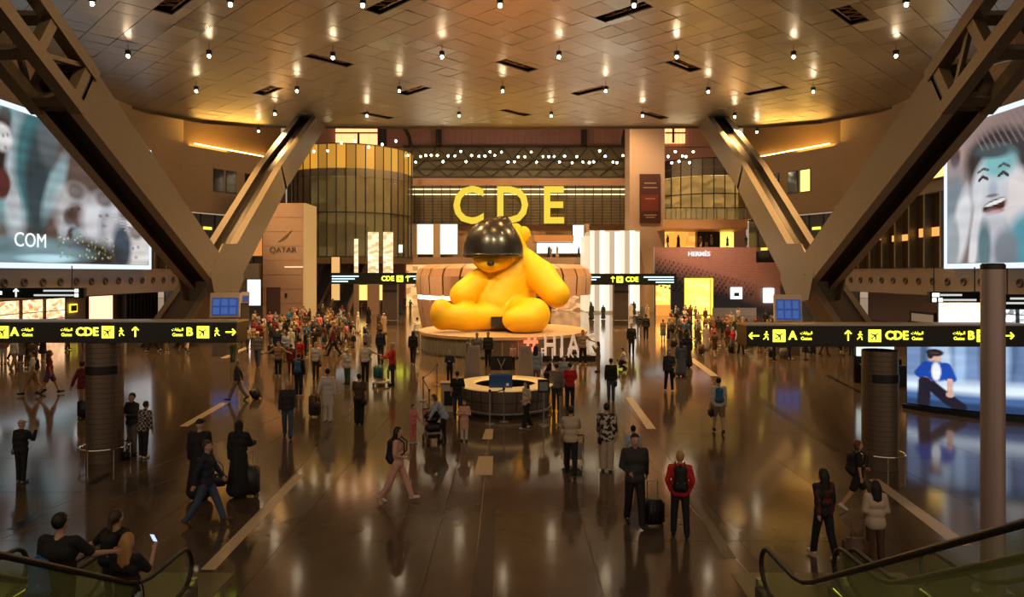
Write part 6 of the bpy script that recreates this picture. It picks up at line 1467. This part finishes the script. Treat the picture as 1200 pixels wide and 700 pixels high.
def crowd(nm, poly, count, group, place, mind=.62, zlev=0.0, dfix=None):
    n_ = 0; tries = 0
    xs = [p_[0] for p_ in poly]; ys = [p_[1] for p_ in poly]
    while n_ < count and tries < count*60:
        tries += 1
        px, py = g_.uniform(min(xs), max(xs)), g_.uniform(min(ys), max(ys))
        ins_ = False
        for i in range(len(poly)):
            (x1_, y1_), (x2_, y2_) = poly[i], poly[i-1]
            if (y1_ > py) != (y2_ > py) and px < (x2_-x1_)*(py-y1_)/(y2_-y1_)+x1_: ins_ = not ins_
        if not ins_: continue
        g = G(px, py) if dfix is None else Vector(((px-600)*dfix/F, dfix+g_.uniform(0, 3), zlev))
        if any((g.xy-q_.xy).length < mind and abs(g.z-q_.z) < 1 for q_ in placed): continue
        if dfix is None and any(abs(g.x-a_) < b_ and abs(g.y-c_) < e_ for a_, c_, b_, e_ in AVOID): continue
        if dfix is None and (Vector((g.x+.6, g.y-47.9))).length < 6.8: continue
        v = dict(VAR[g_.randint(len(VAR))]); yaw = g_.choice([0, 15, -20, 40, -70, 80, 110, -120, 160, 180, 175, -165])
        for _ in range(40):
            tcn, bcn = TOPS[g_.randint(len(TOPS))], BOTS[g_.randint(len(BOTS))]; hcn = ['blackhair', 'brownhair', 'blackhair', 'greyhair', 'blond', 'redhair'][g_.randint(6)]
            if v['tk'] == 'robe': tcn = ['black', 'navy', 'brown', 'white', 'charcoal', 'grey', 'beige'][g_.randint(7)]; hcn = tcn
            if v.get('hk') == 'cap': hcn = ['white', 'black', 'red', 'beige', 'navy'][g_.randint(5)]
            tn_, bn_ = CN.get(tcn, tcn), CN.get(bcn, bcn)
            gar = {'jacket': 'jacket', 'tshirt': 't-shirt', 'sweater': 'sweater', 'blouse': 'blouse', 'tunic': 'tunic', 'robe': 'long robe'}[v['tk']]
            low = '' if v['tk'] == 'robe' else ' and %s' % (bn_ if bcn == 'jeans' else bn_+' '+{'shorts': 'shorts', 'skirt': 'skirt'}.get(v.get('bk', ''), 'trousers'))
            hn = 'headscarf' if v.get('hk') == 'hood' else '%s cap' % hcn if v.get('hk') == 'cap' else HN[hcn]
            lab = '%s person in %s %s%s, %s, %s' % (POSE[v['legs']], tn_, gar, low, hn, place)
            if lab not in used and len(lab.split()) <= 16: break
        if len(lab.split()) > 16 or lab in used: continue
        used.add(lab)
        h = g_.uniform(1.58, 1.84)
        if dfix is None: t, W, s_ = put_person2(px, py, h, yaw, lab, tcn, bcn, hcn, v['tk'], v.get('bk', 'trousers'), v.get('hk', 'short'), dict(cached=True, face=False, fingers=False, res=.03, group=group, sk=['l', 'm', 'l', 'd', 'm'][g_.randint(5)], shoe=['black', 'white', 'brown'][g_.randint(3)], **{k_: x_2 for k_, x_2 in v.items() if k_ not in ('tk', 'bk', 'hk')}))
        else: t, W, s_ = put_person2(600+g.x*F/g.y, 0, h, yaw, lab, tcn, bcn, hcn, v['tk'], v.get('bk', 'trousers'), v.get('hk', 'short'), dict(cached=True, face=False, fingers=False, res=.03, group=group, d=g.y, z=zlev, sk='m', shoe='black', **{k_: x_2 for k_, x_2 in v.items() if k_ not in ('tk', 'bk', 'hk')}))
        placed.append(g); n_ += 1
for o in list(SC.objects):
    if o.name.startswith('person') and o.parent is None: placed.append(o.location.copy())
crowd('a', [(296, 386), (372, 374), (412, 380), (415, 408), (385, 412), (340, 425), (318, 422), (296, 412)], 78, 'crowd left of the aisle', 'in the left crowd', .55)
crowd('b', [(415, 372), (482, 368), (482, 396), (470, 415), (420, 420)], 18, 'people in the aisle left of the statue', 'in the golden aisle left of the statue', .9)
crowd('c', [(418, 352), (486, 352), (482, 368), (415, 372)], 16, 'people in the far left aisle', 'far back left of the statue', .9)
crowd('d', [(664, 374), (700, 362), (735, 360), (770, 366), (775, 395), (768, 405), (722, 395), (705, 410), (690, 378)], 28, 'people in the aisle right of the statue', 'in the aisle right of the statue', .8)
crowd('e', [(768, 382), (800, 374), (912, 384), (925, 392), (900, 412), (870, 420), (840, 424), (808, 412), (772, 400)], 66, 'crowd right of the aisle', 'in the right crowd', .55)
crowd('f', [(880, 412), (1010, 406), (1005, 418), (900, 426)], 12, 'people below the right sign', 'below the right gate sign', .8)
crowd('g', [(0, 408), (100, 408), (100, 430), (0, 445)], 14, 'people below the left sign', 'below the left gate sign', .8)
crowd('h', [(130, 404), (300, 400), (290, 412), (140, 416)], 12, 'people behind the left sign', 'between left column and left crowd', .9)
crowd('i', [(368, 0), (404, 0), (404, 1), (368, 1)], 9, 'people at the top of the far escalators', 'at the top of the far escalators', .5, 7.5, 106)
crowd('j', [(640, 0), (690, 0), (690, 1), (640, 1)], 8, 'people on the upper deck', 'on the deck right of the statue', .6, 7.5, 100)
crowd('k', [(782, 0), (880, 0), (880, 1), (782, 1)], 8, 'people in the gallery above the store', 'in the gallery above the store', .6, 8.5, 89)
# scattered luggage among the crowds
for k, (px, py, c_) in enumerate(((318, 416, 'black'), (345, 412, 'charcoal'), (372, 420, 'red'), (410, 400, 'grey'), (428, 392, 'navy'), (790, 408, 'black'), (822, 416, 'brown'), (856, 414, 'black'), (880, 408, 'teal'), (905, 420, 'black'), (918, 421, 'grey'))):
    suitcase(G(px, py), k*37, '%s suitcase standing in the %s crowd%s' % (c_, 'left' if px < 600 else 'right', {318: ' at its left front', 790: ' by the aisle', 856: ' near its middle front', 905: ' under the sign'}.get(px, '')), c_, .6)
